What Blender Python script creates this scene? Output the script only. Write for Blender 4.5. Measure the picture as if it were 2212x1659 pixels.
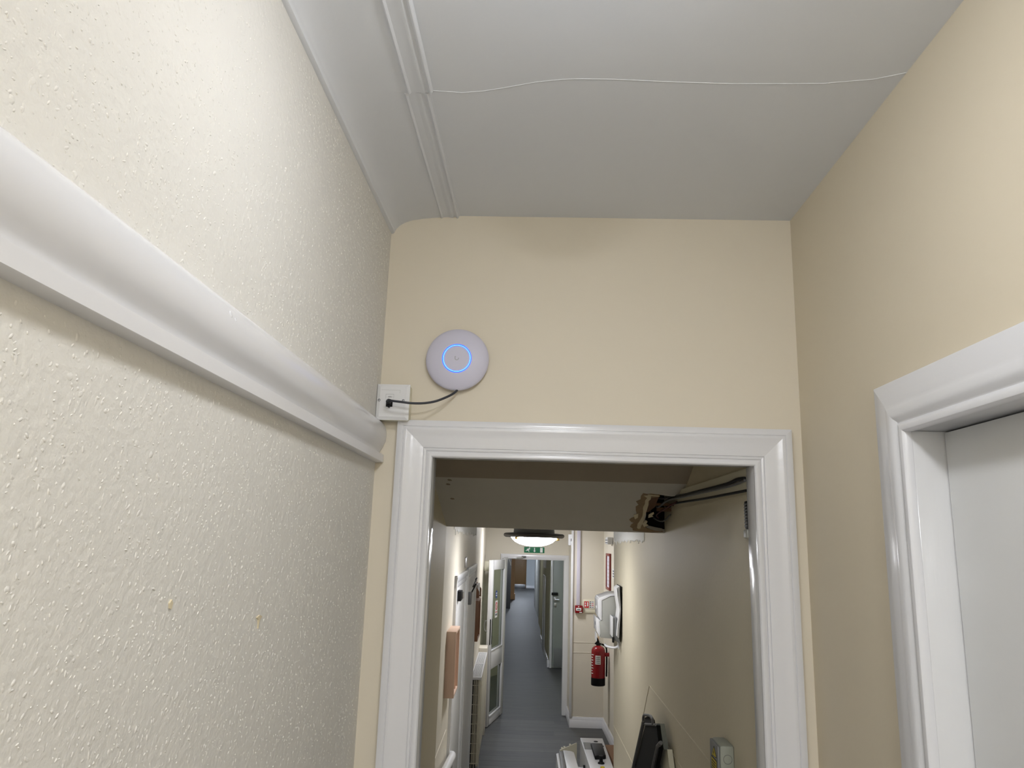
import bpy, bmesh, math, random
import numpy as np
from mathutils import Matrix, Vector
from mathutils.geometry import tessellate_polygon

scene = bpy.context.scene
for o in list(bpy.data.objects):
    bpy.data.objects.remove(o)

# ------------------------------------------------------------------ camera, world, exposure
EYE = 1.67
cam_data = bpy.data.cameras.new('camera')
cam = bpy.data.objects.new('camera', cam_data)
scene.collection.objects.link(cam)
cam_data.sensor_fit = 'HORIZONTAL'
cam_data.sensor_width = 36.0
cam_data.lens = 36.0 * 1580.0 / 2212.0
cam_data.clip_start = 0.02
cam_data.clip_end = 200.0
# columns: camera right, camera up, camera backward (world axes)
cam_rot = Matrix(((0.99895436, -0.02347644, 0.03923052),
                  (0.03338284, -0.21173374, -0.97675709),
                  (0.03123721, 0.97704538, -0.21072863)))
cam.matrix_world = Matrix.Translation((0, 0, EYE)) @ cam_rot.to_4x4()
scene.camera = cam

world = bpy.data.worlds.new('world')
scene.world = world
world.use_nodes = True
world.node_tree.nodes['Background'].inputs[0].default_value = (0.8, 0.85, 0.9, 1)
world.node_tree.nodes['Background'].inputs[1].default_value = 0.02

scene.view_settings.view_transform = 'Standard'
scene.view_settings.look = 'None'
scene.view_settings.exposure = 0.0
scene.view_settings.gamma = 1.0
scene.view_settings.use_curve_mapping = False

LANDING_LAMP = 42.0       # dome strengths
LANDING_FILL_REAR = 178.0  # added fill dome behind the camera
CORRIDOR_LAMP = 46.0
MID_LAMP = 80.0
FAR_LAMP = 100.0

# ------------------------------------------------------------------ frames
TH = math.radians(1.8434)
LM = Matrix.Rotation(TH, 4, 'Z')        # the lower corridor runs slightly askew of the landing
ID = Matrix.Identity(4)
WM = {}                                  # world matrices of parents

def lin(c):
    r = []
    for v in c:
        v = v / 255.0
        r.append(v / 12.92 if v <= 0.04045 else ((v + 0.055) / 1.055) ** 2.4)
    return tuple(r)

# ------------------------------------------------------------------ materials
MATS = {}
def mat(name, srgb, rough=0.5, metal=0.0, bump=0.0, bscale=60.0, var=0.0, vscale=3.0, stretch=(1, 1, 1),
        emit=None, estr=0.0, trans=0.0, spec=0.5, detail=4.0, bdist=0.01, coat=0.0):
    m = bpy.data.materials.new(name)
    m.use_nodes = True
    nt = m.node_tree
    b = nt.nodes['Principled BSDF']
    col = lin(srgb) + (1,)
    b.inputs['Base Color'].default_value = col
    b.inputs['Roughness'].default_value = rough
    b.inputs['Metallic'].default_value = metal
    b.inputs['Specular IOR Level'].default_value = spec
    b.inputs['Transmission Weight'].default_value = trans
    b.inputs['Coat Weight'].default_value = coat
    if emit:
        b.inputs['Emission Color'].default_value = lin(emit) + (1,)
        b.inputs['Emission Strength'].default_value = estr
    tc = mp = None
    if bump or var:
        tc = nt.nodes.new('ShaderNodeTexCoord')
        mp = nt.nodes.new('ShaderNodeMapping')
        mp.inputs['Scale'].default_value = stretch
        nt.links.new(tc.outputs['Object'], mp.inputs['Vector'])
    if var:
        n = nt.nodes.new('ShaderNodeTexNoise')
        n.inputs['Scale'].default_value = vscale
        n.inputs['Detail'].default_value = detail
        nt.links.new(mp.outputs[0], n.inputs['Vector'])
        mx = nt.nodes.new('ShaderNodeMix')
        mx.data_type = 'RGBA'
        mx.inputs['A'].default_value = tuple(c * (1 - var) for c in col[:3]) + (1,)
        mx.inputs['B'].default_value = tuple(min(1, c * (1 + var)) for c in col[:3]) + (1,)
        nt.links.new(n.outputs['Fac'], mx.inputs['Factor'])
        nt.links.new(mx.outputs['Result'], b.inputs['Base Color'])
    if bump:
        n2 = nt.nodes.new('ShaderNodeTexNoise')
        n2.inputs['Scale'].default_value = bscale
        n2.inputs['Detail'].default_value = 3
        nt.links.new(mp.outputs[0], n2.inputs['Vector'])
        bp = nt.nodes.new('ShaderNodeBump')
        bp.inputs['Strength'].default_value = bump
        bp.inputs['Distance'].default_value = bdist
        nt.links.new(n2.outputs['Fac'], bp.inputs['Height'])
        nt.links.new(bp.outputs[0], b.inputs['Normal'])
    MATS[name] = m
    return m

CREAM = (223, 214, 191)
M_wallL = mat('cream_woodchip_paint', (222, 219, 212), 0.75, bump=0.4, bscale=95, var=0.03, vscale=6, bdist=0.004, spec=0.15)
M_wallF = mat('cream_wall_paint', (222, 213, 194), 0.65, bump=0.05, bscale=90, var=0.025, vscale=2.5, bdist=0.004)
M_wallR = mat('cream_roller_paint', (218, 207, 184), 0.65, bump=0.06, bscale=70, var=0.03, vscale=2.0, bdist=0.004)
M_ceil = mat('white_ceiling_paint', (224, 226, 229), 0.85, bump=0.06, bscale=120, var=0.02, vscale=3, bdist=0.003, spec=0.2)
M_gloss = mat('white_gloss_paint', (224, 224, 226), 0.2, bump=0.10, bscale=35, stretch=(1, 0.15, 1), bdist=0.004)
M_glossv = mat('white_gloss_paint_upright', (222, 222, 222), 0.16, bump=0.16, bscale=55, stretch=(1, 1, 0.12), bdist=0.004)
M_door = mat('white_satin_door', (224, 224, 222), 0.4, bump=0.06, bscale=50, bdist=0.003)
M_pass = mat('passage_cream_paint', (212, 203, 178), 0.6, bump=0.15, bscale=60, var=0.05, vscale=2.2, bdist=0.004)
M_soffit = mat('soffit_paint', (204, 200, 190), 0.7, bump=0.15, bscale=50, var=0.04, vscale=4, bdist=0.004)
M_cor = mat('corridor_cream_paint', (224, 217, 201), 0.6, bump=0.1, bscale=60, var=0.03, vscale=2, bdist=0.004)
M_brownsoff = mat('darker_brown_soffit', (164, 153, 136), 0.8, var=0.06, vscale=5)
M_plaster = mat('bare_plaster', (240, 240, 236), 0.9, bump=0.3, bscale=50)
M_plastic = mat('white_plastic', (228, 228, 228), 0.35)
M_cplastic = mat('cream_plastic', (224, 219, 196), 0.45)
M_ap = mat('lilac_white_plastic', (206, 204, 219), 0.5)
M_black = mat('black_plastic', (14, 14, 15), 0.55, spec=0.25)
M_web = mat('matt_black_rail', (20, 20, 18), 0.8, spec=0.15)
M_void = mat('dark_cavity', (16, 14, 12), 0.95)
M_cable = mat('charcoal_cable', (52, 54, 60), 0.45)
M_grey = mat('grey_plastic', (120, 122, 122), 0.5)
M_dgrey = mat('dark_grey_metal', (92, 92, 90), 0.45)
M_lgrey = mat('light_grey_metal', (168, 168, 160), 0.4)
M_ggrey = mat('sage_grey_paint', (150, 153, 140), 0.5, var=0.06, vscale=12)
M_steel = mat('brushed_steel', (190, 190, 192), 0.3, metal=1.0)
M_brass = mat('brass', (196, 160, 96), 0.35, metal=1.0)
M_red = mat('red_gloss_paint', (134, 12, 20), 0.25)
M_dred = mat('dark_red_plastic', (160, 22, 32), 0.4)
M_darkred = mat('faded_red_cable', (84, 34, 32), 0.6)
M_frame = mat('mahogany_stain', (126, 48, 40), 0.4, var=0.2, vscale=20)
M_paper = mat('white_paper', (232, 231, 228), 0.8)
M_lilac = mat('lilac_paper', (212, 208, 220), 0.8)
M_ink = mat('grey_print', (120, 122, 128), 0.8)
M_inkd = mat('dark_print', (30, 30, 32), 0.8)
M_green = mat('green_sign', (0, 112, 74), 0.5)
M_white = mat('white_print', (240, 242, 240), 0.6)
M_blue = mat('blue_sign', (24, 62, 140), 0.5)
M_redp = mat('red_print', (200, 40, 44), 0.7)
M_yellow = mat('yellow_sticker', (196, 176, 24), 0.5)
M_oak = mat('light_oak', (212, 182, 160), 0.5, var=0.14, vscale=24, stretch=(1, 1, 0.08), bump=0.1, bscale=60)
M_oakd = mat('brown_oak', (150, 108, 78), 0.5, var=0.16, vscale=24, stretch=(1, 1, 0.08), bump=0.1, bscale=60)
M_card = mat('brown_cardboard', (160, 120, 86), 0.85, var=0.06)
M_torn = mat('torn_plasterboard', (150, 128, 98), 0.95, var=0.25, vscale=40, bump=0.5, bscale=80)
M_torncream = mat('torn_paper_edge', (214, 202, 172), 0.9, var=0.1, vscale=40)
M_board = mat('old_brown_board', (112, 82, 60), 0.9, var=0.2, vscale=16)
M_stain = mat('damp_stain', (142, 130, 110), 0.9)
M_brown = mat('brown_veneer', (122, 92, 56), 0.45, var=0.08, vscale=8)
M_orange = mat('varnished_pine', (226, 178, 126), 0.45, var=0.08, vscale=10)
M_bluewall = mat('pale_blue_paint_and_light', (200, 204, 206), 0.6)  # own blue-grey of the end wall; painted blue light on the side section
M_greydoor = mat('grey_green_door_paint', (150, 156, 150), 0.4)
M_shadegrey = mat('wall_shade_grey', (86, 86, 88), 0.5)
M_greenwall = mat('olive_cream_paint', (206, 202, 174), 0.6)
M_carpet = mat('landing_carpet', (150, 150, 154), 0.95, var=0.15, vscale=40, bump=0.4, bscale=200)
M_rad = mat('radiator_enamel', (214, 208, 188), 0.4)
M_lamp = mat('lit_opal_landing', (255, 252, 245), 0.4, emit=(246, 249, 255), estr=LANDING_LAMP)
M_fillr = mat('added_fill_opal', (255, 252, 245), 0.4, emit=(246, 249, 255), estr=LANDING_FILL_REAR)
M_lampc = mat('lit_opal_corridor', (255, 252, 245), 0.4, emit=(248, 249, 255), estr=CORRIDOR_LAMP)
M_lampf = mat('lit_opal_far', (245, 250, 255), 0.4, emit=(226, 238, 255), estr=FAR_LAMP)
M_led = mat('blue_led', (60, 90, 255), 0.4, emit=(40, 84, 255), estr=1.6)
M_ledc = mat('cyan_led_core', (120, 200, 255), 0.4, emit=(110, 200, 255), estr=1.5)

def glass_mat():
    m = bpy.data.materials.new('wired_door_glass'); m.use_nodes = True
    nt = m.node_tree
    b = nt.nodes['Principled BSDF']
    b.inputs['Base Color'].default_value = lin((206, 220, 206)) + (1,)
    b.inputs['Roughness'].default_value = 0.03
    b.inputs['Transmission Weight'].default_value = 1.0
    b.inputs['IOR'].default_value = 1.45
    return m
M_glass = glass_mat()

def vinyl_mat():
    m = bpy.data.materials.new('grey_wood_vinyl'); m.use_nodes = True
    nt = m.node_tree
    b = nt.nodes['Principled BSDF']
    tc = nt.nodes.new('ShaderNodeTexCoord'); mp = nt.nodes.new('ShaderNodeMapping')
    mp.inputs['Scale'].default_value = (0.6, 9, 1)
    nt.links.new(tc.outputs['Object'], mp.inputs['Vector'])
    n = nt.nodes.new('ShaderNodeTexNoise'); n.inputs['Scale'].default_value = 5; n.inputs['Detail'].default_value = 6
    nt.links.new(mp.outputs[0], n.inputs['Vector'])
    oi = nt.nodes.new('ShaderNodeObjectInfo')
    mul = nt.nodes.new('ShaderNodeMath'); mul.operation = 'MULTIPLY_ADD'
    mul.inputs[1].default_value = 0.35
    nt.links.new(oi.outputs['Random'], mul.inputs[0]); nt.links.new(n.outputs['Fac'], mul.inputs[2])
    rp = nt.nodes.new('ShaderNodeValToRGB')
    rp.color_ramp.elements[0].position = 0.3; rp.color_ramp.elements[0].color = lin((58, 59, 60)) + (1,)
    rp.color_ramp.elements[1].position = 0.95; rp.color_ramp.elements[1].color = lin((82, 82, 80)) + (1,)
    nt.links.new(mul.outputs[0], rp.inputs[0]); nt.links.new(rp.outputs[0], b.inputs['Base Color'])
    b.inputs['Roughness'].default_value = 0.52
    b.inputs['Specular IOR Level'].default_value = 0.3
    bp = nt.nodes.new('ShaderNodeBump'); bp.inputs['Strength'].default_value = 0.12; bp.inputs['Distance'].default_value = 0.004
    nt.links.new(n.outputs['Fac'], bp.inputs['Height']); nt.links.new(bp.outputs[0], b.inputs['Normal'])
    return m
M_vinyl = vinyl_mat()

# ------------------------------------------------------------------ mesh builder
class MB:
    def __init__(self):
        self.bm = bmesh.new()
    def box(self, x0, x1, y0, y1, z0, z1, bev=0.0, seg=2, M=None):
        x0, x1 = min(x0, x1), max(x0, x1); y0, y1 = min(y0, y1), max(y0, y1); z0, z1 = min(z0, z1), max(z0, z1)
        t = bmesh.new()
        v = [t.verts.new(p) for p in ((x0,y0,z0),(x1,y0,z0),(x1,y1,z0),(x0,y1,z0),(x0,y0,z1),(x1,y0,z1),(x1,y1,z1),(x0,y1,z1))]
        for f in ((3,2,1,0),(4,5,6,7),(0,1,5,4),(1,2,6,5),(2,3,7,6),(3,0,4,7)):
            t.faces.new([v[i] for i in f])
        if bev:
            bmesh.ops.bevel(t, geom=t.edges[:], offset=bev, segments=seg, affect='EDGES', profile=0.5)
        self._add(t, M)
        return self
    def _add(self, t, M=None):
        if M is not None:
            t.transform(M)
        me = bpy.data.meshes.new('tmp'); t.to_mesh(me); t.free()
        self.bm.from_mesh(me); bpy.data.meshes.remove(me)
    def prism(self, pts, axis, a, b, bev=0.0, M=None):
        """extrude a 2-D polygon along an axis; pts are the two other coordinates in x<y<z order"""
        t = bmesh.new()
        def P(p, w):
            if axis == 'x': return (w, p[0], p[1])
            if axis == 'y': return (p[0], w, p[1])
            return (p[0], p[1], w)
        A = [t.verts.new(P(p, a)) for p in pts]; B = [t.verts.new(P(p, b)) for p in pts]
        n = len(pts)
        tris = tessellate_polygon([[Vector((p[0], p[1], 0)) for p in pts]])
        if n <= 4:
            t.faces.new(A); t.faces.new(B[::-1])
        else:
            for tr in tris:
                try:
                    t.faces.new([A[i] for i in tr]); t.faces.new([B[i] for i in tr[::-1]])
                except ValueError:
                    pass
        for i in range(n):
            j = (i + 1) % n
            t.faces.new((A[j], A[i], B[i], B[j]))
        bmesh.ops.recalc_face_normals(t, faces=t.faces[:])
        if bev:
            bmesh.ops.bevel(t, geom=[e for e in t.edges if e.is_manifold and e.calc_face_angle(0) > 0.5], offset=bev, segments=2, affect='EDGES', profile=0.5)
        self._add(t, M)
        return self
    def loft(self, rings, closed=True, caps=True, M=None):
        t = bmesh.new()
        R = [[t.verts.new(p) for p in r] for r in rings]
        for a, b in zip(R[:-1], R[1:]):
            n = len(a)
            for i in range(n if closed else n - 1):
                j = (i + 1) % n
                t.faces.new((a[i], a[j], b[j], b[i]))
        if caps and closed:
            for r in (R[0], R[-1]):
                tr = tessellate_polygon([[v.co for v in r]]) if len(r) > 4 else [tuple(range(len(r)))]
                for f in tr:
                    try: t.faces.new([r[i] for i in f])
                    except ValueError: pass
        bmesh.ops.recalc_face_normals(t, faces=t.faces[:])
        self._add(t, M)
        return self
    def tube(self, pts, r, seg=10, cap=True, M=None):
        pts = [Vector(p) for p in pts]
        rings = []
        up = None
        for i, p in enumerate(pts):
            d = (pts[min(i+1, len(pts)-1)] - pts[max(i-1, 0)]).normalized()
            if up is None:
                up = Vector((0, 0, 1)) if abs(d.z) < 0.9 else Vector((1, 0, 0))
            s = d.cross(up).normalized(); up = s.cross(d).normalized()
            rr = r[i] if isinstance(r, (list, tuple)) else r
            rings.append([p + (s * math.cos(2*math.pi*k/seg) + up * math.sin(2*math.pi*k/seg)) * rr for k in range(seg)])
        return self.loft(rings, True, cap, M)
    def lathe(self, prof, c=(0, 0, 0), axis='z', seg=40, M=None):
        """prof = [(radius, height)]; heights run along +z, -y or -x from c"""
        t = bmesh.new(); rings = []
        for r, h in prof:
            ring = []
            if r < 1e-6:
                p = {'z': (c[0], c[1], c[2]+h), 'y': (c[0], c[1]-h, c[2]), 'x': (c[0]-h, c[1], c[2])}[axis]
                ring = [t.verts.new(p)]
            else:
                for k in range(seg):
                    a = 2*math.pi*k/seg; u, w = r*math.cos(a), r*math.sin(a)
                    p = {'z': (c[0]+u, c[1]+w, c[2]+h), 'y': (c[0]+u, c[1]-h, c[2]+w), 'x': (c[0]-h, c[1]+u, c[2]+w)}[axis]
                    ring.append(t.verts.new(p))
            rings.append(ring)
        for a, b in zip(rings[:-1], rings[1:]):
            if len(a) == 1 and len(b) == 1: continue
            for k in range(seg):
                j = (k+1) % seg
                if len(a) == 1: t.faces.new((a[0], b[j], b[k]))
                elif len(b) == 1: t.faces.new((a[k], a[j], b[0]))
                else: t.faces.new((a[k], a[j], b[j], b[k]))
        bmesh.ops.recalc_face_normals(t, faces=t.faces[:])
        self._add(t, M)
        return self
    def text(self, s, size, M):
        cu = bpy.data.curves.new('txt', 'FONT'); cu.body = s; cu.size = size; cu.align_x = 'CENTER'; cu.align_y = 'CENTER'; cu.extrude = size*0.01
        o = bpy.data.objects.new('txt', cu)
        me = bpy.data.meshes.new_from_object(o)
        t = bmesh.new(); t.from_mesh(me)
        self._add(t, M)
        bpy.data.objects.remove(o); bpy.data.curves.remove(cu); bpy.data.meshes.remove(me)
        return self

def finish(name, mb, material, world_of_parent, M, smooth):
    bm = mb.bm
    bm.transform(world_of_parent.inverted() @ M)
    me = bpy.data.meshes.new(name)
    if smooth:
        for f in bm.faces: f.smooth = True
        for e in bm.edges:
            if e.is_manifold and e.calc_face_angle(0) > math.radians(38): e.smooth = False
    bm.to_mesh(me); bm.free()
    me.materials.append(material)
    o = bpy.data.objects.new(name, me)
    scene.collection.objects.link(o)
    return o

def part(name, mb, material, parent, L=False, smooth=True, label=None, stuff=False):
    W = WM[parent.name]
    o = finish(name, mb, material, W, LM if L else ID, smooth)
    o.parent = parent
    WM[o.name] = W
    if label: o['label'] = label
    if stuff: o['kind'] = 'stuff'
    return o

def single(name, mb, material, label=None, cat=None, group=None, L=False, smooth=True, kind=None, base=None):
    M = LM if L else ID
    if base is None:
        cs = [v.co for v in mb.bm.verts]
        lo = [min(c[i] for c in cs) for i in range(3)]; hi = [max(c[i] for c in cs) for i in range(3)]
        base = ((lo[0]+hi[0])/2, (lo[1]+hi[1])/2, lo[2])
    W = M @ Matrix.Translation(base)
    o = finish(name, mb, material, W, M, smooth)
    o.matrix_world = W
    WM[o.name] = W
    tag(o, label, cat, group, kind)
    return o

def tag(o, label=None, cat=None, group=None, kind=None):
    if label: o['label'] = label
    if cat: o['category'] = cat
    if group: o['group'] = group
    if kind: o['kind'] = kind

def thing(name, label, cat, loc, L=False, group=None, kind=None):
    o = bpy.data.objects.new(name, None)
    o.empty_display_size = 0.05
    scene.collection.objects.link(o)
    W = (LM if L else ID) @ Matrix.Translation(loc)
    o.matrix_world = W
    WM[o.name] = W
    tag(o, label, cat, group, kind)
    return o

def struct(name, mb, material, label, L=False, smooth=False):
    return single(name, mb, material, label, None, None, L, smooth, 'structure')

def sthing(name, label, loc, L=False):
    return thing(name, label, None, loc, L, None, 'structure')

rng = random.Random(7)
ZF = -0.58          # lower floor
XL, XR, YF = -0.425, 0.672, 1.888
ZC = 2.553

# ================================================================== SETTING: landing
struct('floor', MB().box(-0.6, 0.9, -2.0, 3.45, -0.12, 0.0), M_carpet, 'carpeted upper landing floor leading to the steps')
wl = struct('wall_left', MB().box(XL-0.12, XL, -2.0, YF+0.02, 0.0, 2.62), M_wallL,
            'cream woodchip papered wall on the left of the landing')

# raised chips of the woodchip paper, one mesh
def chips():
    n = 22000
    r = np.random.RandomState(3)
    k = 7
    y = r.uniform(0.38, YF-0.004, n); z = r.uniform(0.85, 2.492, n)
    keep = ~((z > 1.85) & (z < 1.975))
    y, z = y[keep], z[keep]; n = len(y)
    Ln = r.uniform(0.0009, 0.0032, n) * np.where(r.rand(n) > 0.10, 1.0, 1.8)
    Wd = Ln * r.uniform(0.35, 0.85, n)
    a = math.pi/2 + r.normal(0, 0.8, n)
    h = r.uniform(0.00022, 0.0009, n)
    ca, sa = np.cos(a), np.sin(a)
    rad = r.uniform(0.75, 1.25, (n, k))
    t = 2*math.pi*np.arange(k)/k
    V = np.zeros((n, 3*k+1, 3))
    for q, (rr, hh) in enumerate(((1.0, -0.15), (0.74, 0.5), (0.38, 0.92))):
        u = np.cos(t)*rad*rr*Ln[:, None]; w = np.sin(t)*rad*rr*Wd[:, None]
        V[:, q*k:(q+1)*k, 0] = XL + hh*h[:, None]
        V[:, q*k:(q+1)*k, 1] = y[:, None] + u*ca[:, None] - w*sa[:, None]
        V[:, q*k:(q+1)*k, 2] = z[:, None] + u*sa[:, None] + w*ca[:, None]
    V[:, 3*k] = np.stack([XL+h, y, z], 1)
    base = []
    for q in (0, k):
        for j in range(k):
            jn = (j+1) % k
            base += [(q+j, q+k+j, q+jn), (q+jn, q+k+j, q+k+jn)]
    for j in range(k):
        base.append((2*k+j, 3*k, 2*k+(j+1) % k))
    base = np.array(base)
    F = (base[None] + (np.arange(n)*(3*k+1))[:, None, None]).reshape(-1, 3)
    me = bpy.data.meshes.new('chip'); me.from_pydata(V.reshape(-1, 3).tolist(), [], F.tolist())
    bm = bmesh.new(); bm.from_mesh(me); bpy.data.meshes.remove(me)
    bmesh.ops.recalc_face_normals(bm, faces=bm.faces[:])
    mb = MB(); mb.bm.free(); mb.bm = bm
    return mb
part('wood_chips', chips(), M_wallL, wl, stuff=True)
# two filled pits / torn tags in the paper
part('paper_tear', MB().prism([(1.150,1.545),(1.158,1.541),(1.160,1.528),(1.163,1.541),(1.172,1.545),(1.160,1.548)], 'x', XL, XL+0.0022), M_torncream, wl)
part('paper_tear', MB().prism([(0.868,1.588),(0.872,1.592),(0.876,1.588),(0.874,1.581),(0.870,1.582)], 'x', XL, XL+0.002), M_torncream, wl)

# front wall with the doorway, one plane
OX0, OX1, OZ = -0.275, 0.547, 1.881
mb = MB()
mb.box(XL-0.02, OX0-0.012, YF, YF+0.07, 0.0, 2.60)
mb.box(OX1+0.012, XR+0.02, YF, YF+0.07, 0.0, 2.60)
mb.box(OX0-0.012, OX1+0.012, YF, YF+0.07, OZ+0.012, 2.60)
bmesh.ops.remove_doubles(mb.bm, verts=mb.bm.verts[:], dist=1e-5)
struct('wall_front', mb, M_wallF, 'cream wall above the open doorway at the head of the steps')

# right wall with the doorway of the white door
RY0, RY1, RZ = 0.55, 1.335, 1.889
mb = MB()
mb.box(XR, XR+0.12, RY1+0.012, YF+0.07, 0.0, 2.60)
mb.box(XR, XR+0.12, -2.0, RY0-0.012, 0.0, 2.60)
mb.box(XR, XR+0.12, RY0-0.012, RY1+0.012, RZ+0.012, 2.60)
struct('wall_right', mb, M_wallR, 'cream wall on the right of the landing above the white door')
struct('wall_back', MB().box(XL-0.12, XR+0.12, -2.1, -2.0, 0.0, 2.6), M_wallF, 'cream wall behind the camera at the landing end')

# ceiling, cove, batten, paper seam
ce = struct('ceiling', MB().box(XL-0.12, XR+0.12, -2.0, YF+0.07, ZC, ZC+0.1), M_ceil, 'white papered landing ceiling with a wavy paper seam')
prof = [(XL, 2.497), (XL+0.004, 2.497), (XL+0.009, 2.500), (XL+0.010, 2.506), (XL+0.0115, 2.5075), (XL+0.014, 2.512),
        (XL+0.022, 2.521), (XL+0.036, 2.530), (XL+0.055, 2.537), (XL+0.085, 2.5425), (XL+0.115, 2.546), (XL+0.140, 2.548), (XL+0.165, 2.549), (XL+0.19, 2.5525), (XL+0.19, 2.57), (XL, 2.57)]
part('cove', MB().loft([[(x, y, z) for x, z in prof] for y in (-2.0, 0.6, 1.2, YF)]), M_ceil, ce)
bp = [(-0.290,2.5495),(-0.2882,2.5455),(-0.286,2.5443),(-0.2838,2.5455),(-0.282,2.5482),(-0.272,2.5492),(-0.262,2.5480),(-0.256,2.5466),(-0.2545,2.5470),(-0.2525,2.5488),(-0.247,2.5492),(-0.2448,2.5462),(-0.2425,2.5448),(-0.2402,2.5460),(-0.2380,2.5532),(-0.238,2.558),(-0.290,2.558)]
def batten(y0, y1, dx, dz):
    return MB().loft([[(x+dx, y, z+dz) for x, z in bp] for y in (y0, y1)])
part('batten', batten(1.309, YF, 0.0, 0.0), M_ceil, ce)
part('batten', batten(-2.0, 1.307, 0.008, -0.0015), M_ceil, ce)
seam = [(-0.238,1.308),(-0.171,1.315),(-0.13,1.309),(-0.095,1.300),(-0.021,1.278),(0.03,1.269),(0.069,1.267),(0.13,1.268),(0.195,1.272),(0.27,1.276),(0.356,1.279),(0.45,1.278),(0.532,1.276),(0.62,1.262),(0.673,1.241)]
def ridge(pts, zf, w=0.0035, h=0.0009):
    rings = []
    for i, p in enumerate(pts):
        z = zf(i)
        x, y = p
        rings.append([(x, y-w*0.5, z+0.001), (x, y-w*0.25, z-h), (x, y+w*0.3, z-h*0.8), (x, y+w, z+0.001)])
    return MB().loft(rings, True, True)
part('paper_seam', ridge(seam, lambda i: ZC), M_ceil, ce)
seam2 = [(-0.292,1.306),(-0.319,1.305),(-0.345,1.315),(-0.365,1.328),(-0.385,1.345),(-0.400,1.365),(-0.410,1.39)]
sz2 = [2.549, 2.547, 2.5435, 2.541, 2.535, 2.525, 2.515]
part('paper_seam', ridge(seam2, lambda i: sz2[i], 0.004, 0.0018), M_ceil, ce)

# picture rail
pr = [(0,1.968),(0.006,1.968),(0.012,1.9655),(0.018,1.960),(0.0225,1.951),(0.025,1.940),(0.0255,1.928),(0.024,1.915),(0.019,1.902),(0.0135,1.893),(0.0105,1.8875),(0.0100,1.884),(0.0150,1.8825),(0.0215,1.880),(0.0215,1.8615),(0.020,1.8605),(0,1.8595)]
tr = sthing('trim_1', 'white gloss picture rail along the woodchip wall', (XL, 0.5, 1.857))
part('rail_moulding', MB().loft([[(XL+p, y, z) for p, z in pr] for y in (-2.0, 0.2, 0.8, 1.3, 1.6, YF-0.004)]), M_gloss, tr)
def blob(y, p, z, r, h, s=1.0):
    return MB().lathe([(r, 0.0), (r*0.8, h*0.7), (r*0.4, h), (0, h*s)], (0, 0, 0), 'z', 14, M=Matrix.Translation((XL+p, y, z)) @ Matrix.Rotation(math.radians(80), 4, 'Y'))
for y, z, r in ((0.890,1.945,0.005),(0.905,1.942,0.004),(0.893,1.934,0.003),(0.938,1.938,0.006),(0.940,1.930,0.004),(0.893,1.927,0.0025)):
    part('paint_blister', blob(y, 0.0235, z, r, 0.0014, 0.4), M_gloss, tr)

# ================================================================== architraves
AP = [(0.0,0.0),(0.0,0.008),(0.003,0.0115),(0.008,0.0125),(0.012,0.0115),(0.0145,0.0105),(0.0150,0.0085),(0.0165,0.0085),(0.017,0.0115),(0.0215,0.0125),(0.0220,0.0105),(0.0235,0.0105),(0.0245,0.0130),
      (0.034,0.0145),(0.050,0.0160),(0.062,0.0175),(0.069,0.0195),(0.0735,0.0205),(0.0765,0.0200),(0.0775,0.0180),(0.0785,0.0180),(0.0795,0.0195),(0.0925,0.0195),(0.0945,0.0185),(0.095,0.0)]
def architrave(name, label, x0, x1, zt, loc, place, z0=0.0, prof=AP, material=None):
    """place(a, p, z): a along the wall, p proud of it"""
    t = sthing(name, label, loc)
    mtl = material or M_gloss
    part('architrave_leg', MB().loft([[place(x0-w, p, z0) for w, p in prof], [place(x0-w, p, zt+w) for w, p in prof]]), mtl, t)
    part('architrave_leg', MB().loft([[place(x1+w, p, z0) for w, p in prof], [place(x1+w, p, zt+w) for w, p in prof]]), mtl, t)
    part('architrave_head', MB().loft([[place(x0-w, p, zt+w) for w, p in prof], [place(x1+w, p, zt+w) for w, p in prof]]), mtl, t)
    return t
t = architrave('trim_2', 'white gloss architrave round the open doorway ahead', OX0, OX1, OZ-0.004, (0.136, YF, 0), lambda a, p, z: (a, YF-p, z))
part('jamb', MB().box(OX0-0.012, OX0, YF, YF+0.07, 0, OZ, 0.002), M_glossv, t)
part('jamb', MB().box(OX1, OX1+0.012, YF, YF+0.07, 0, OZ, 0.002), M_glossv, t)
part('jamb_head', MB().box(OX0-0.012, OX1+0.012, YF, YF+0.07, OZ, OZ+0.012, 0.002), M_glossv, t)

AP2 = [(0.0,0.0),(0.0,0.012),(0.003,0.016),(0.009,0.0175),(0.015,0.0165),(0.018,0.014),(0.021,0.0145),(0.027,0.019),(0.036,0.022),(0.048,0.0205),(0.056,0.0185),(0.094,0.0185),(0.098,0.017),(0.099,0.0)]
t = architrave('trim_3', 'white gloss architrave round the white door on the right', RY0, RY1, RZ-0.002, (XR, 0.94, 0), lambda a, p, z: (XR-p, a, z), prof=AP2)
part('jamb', MB().box(XR, XR+0.12, RY1, RY1+0.012, 0, RZ, 0.002), M_glossv, t)
part('jamb', MB().box(XR, XR+0.12, RY0-0.012, RY0, 0, RZ, 0.002), M_glossv, t)
part('jamb_head', MB().box(XR, XR+0.12, RY0-0.012, RY1+0.012, RZ, RZ+0.012, 0.002), M_gloss, t)
d = sthing('door_1', 'plain white flush door on the right of the landing', (0.75, 0.94, 0))
part('door_leaf', MB().box(0.728, 0.772, RY0+0.003, RY1-0.003, 0.005, RZ-0.003, 0.002), M_door, d)
part('door_knob', MB().lathe([(0.0,0.0),(0.022,0.0),(0.022,0.004),(0.010,0.008),(0.010,0.03),(0.024,0.04),(0.026,0.052),(0.018,0.062),(0,0.064)], (0.728, 0.63, 0.98), 'x', 24), M_steel, d)

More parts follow.
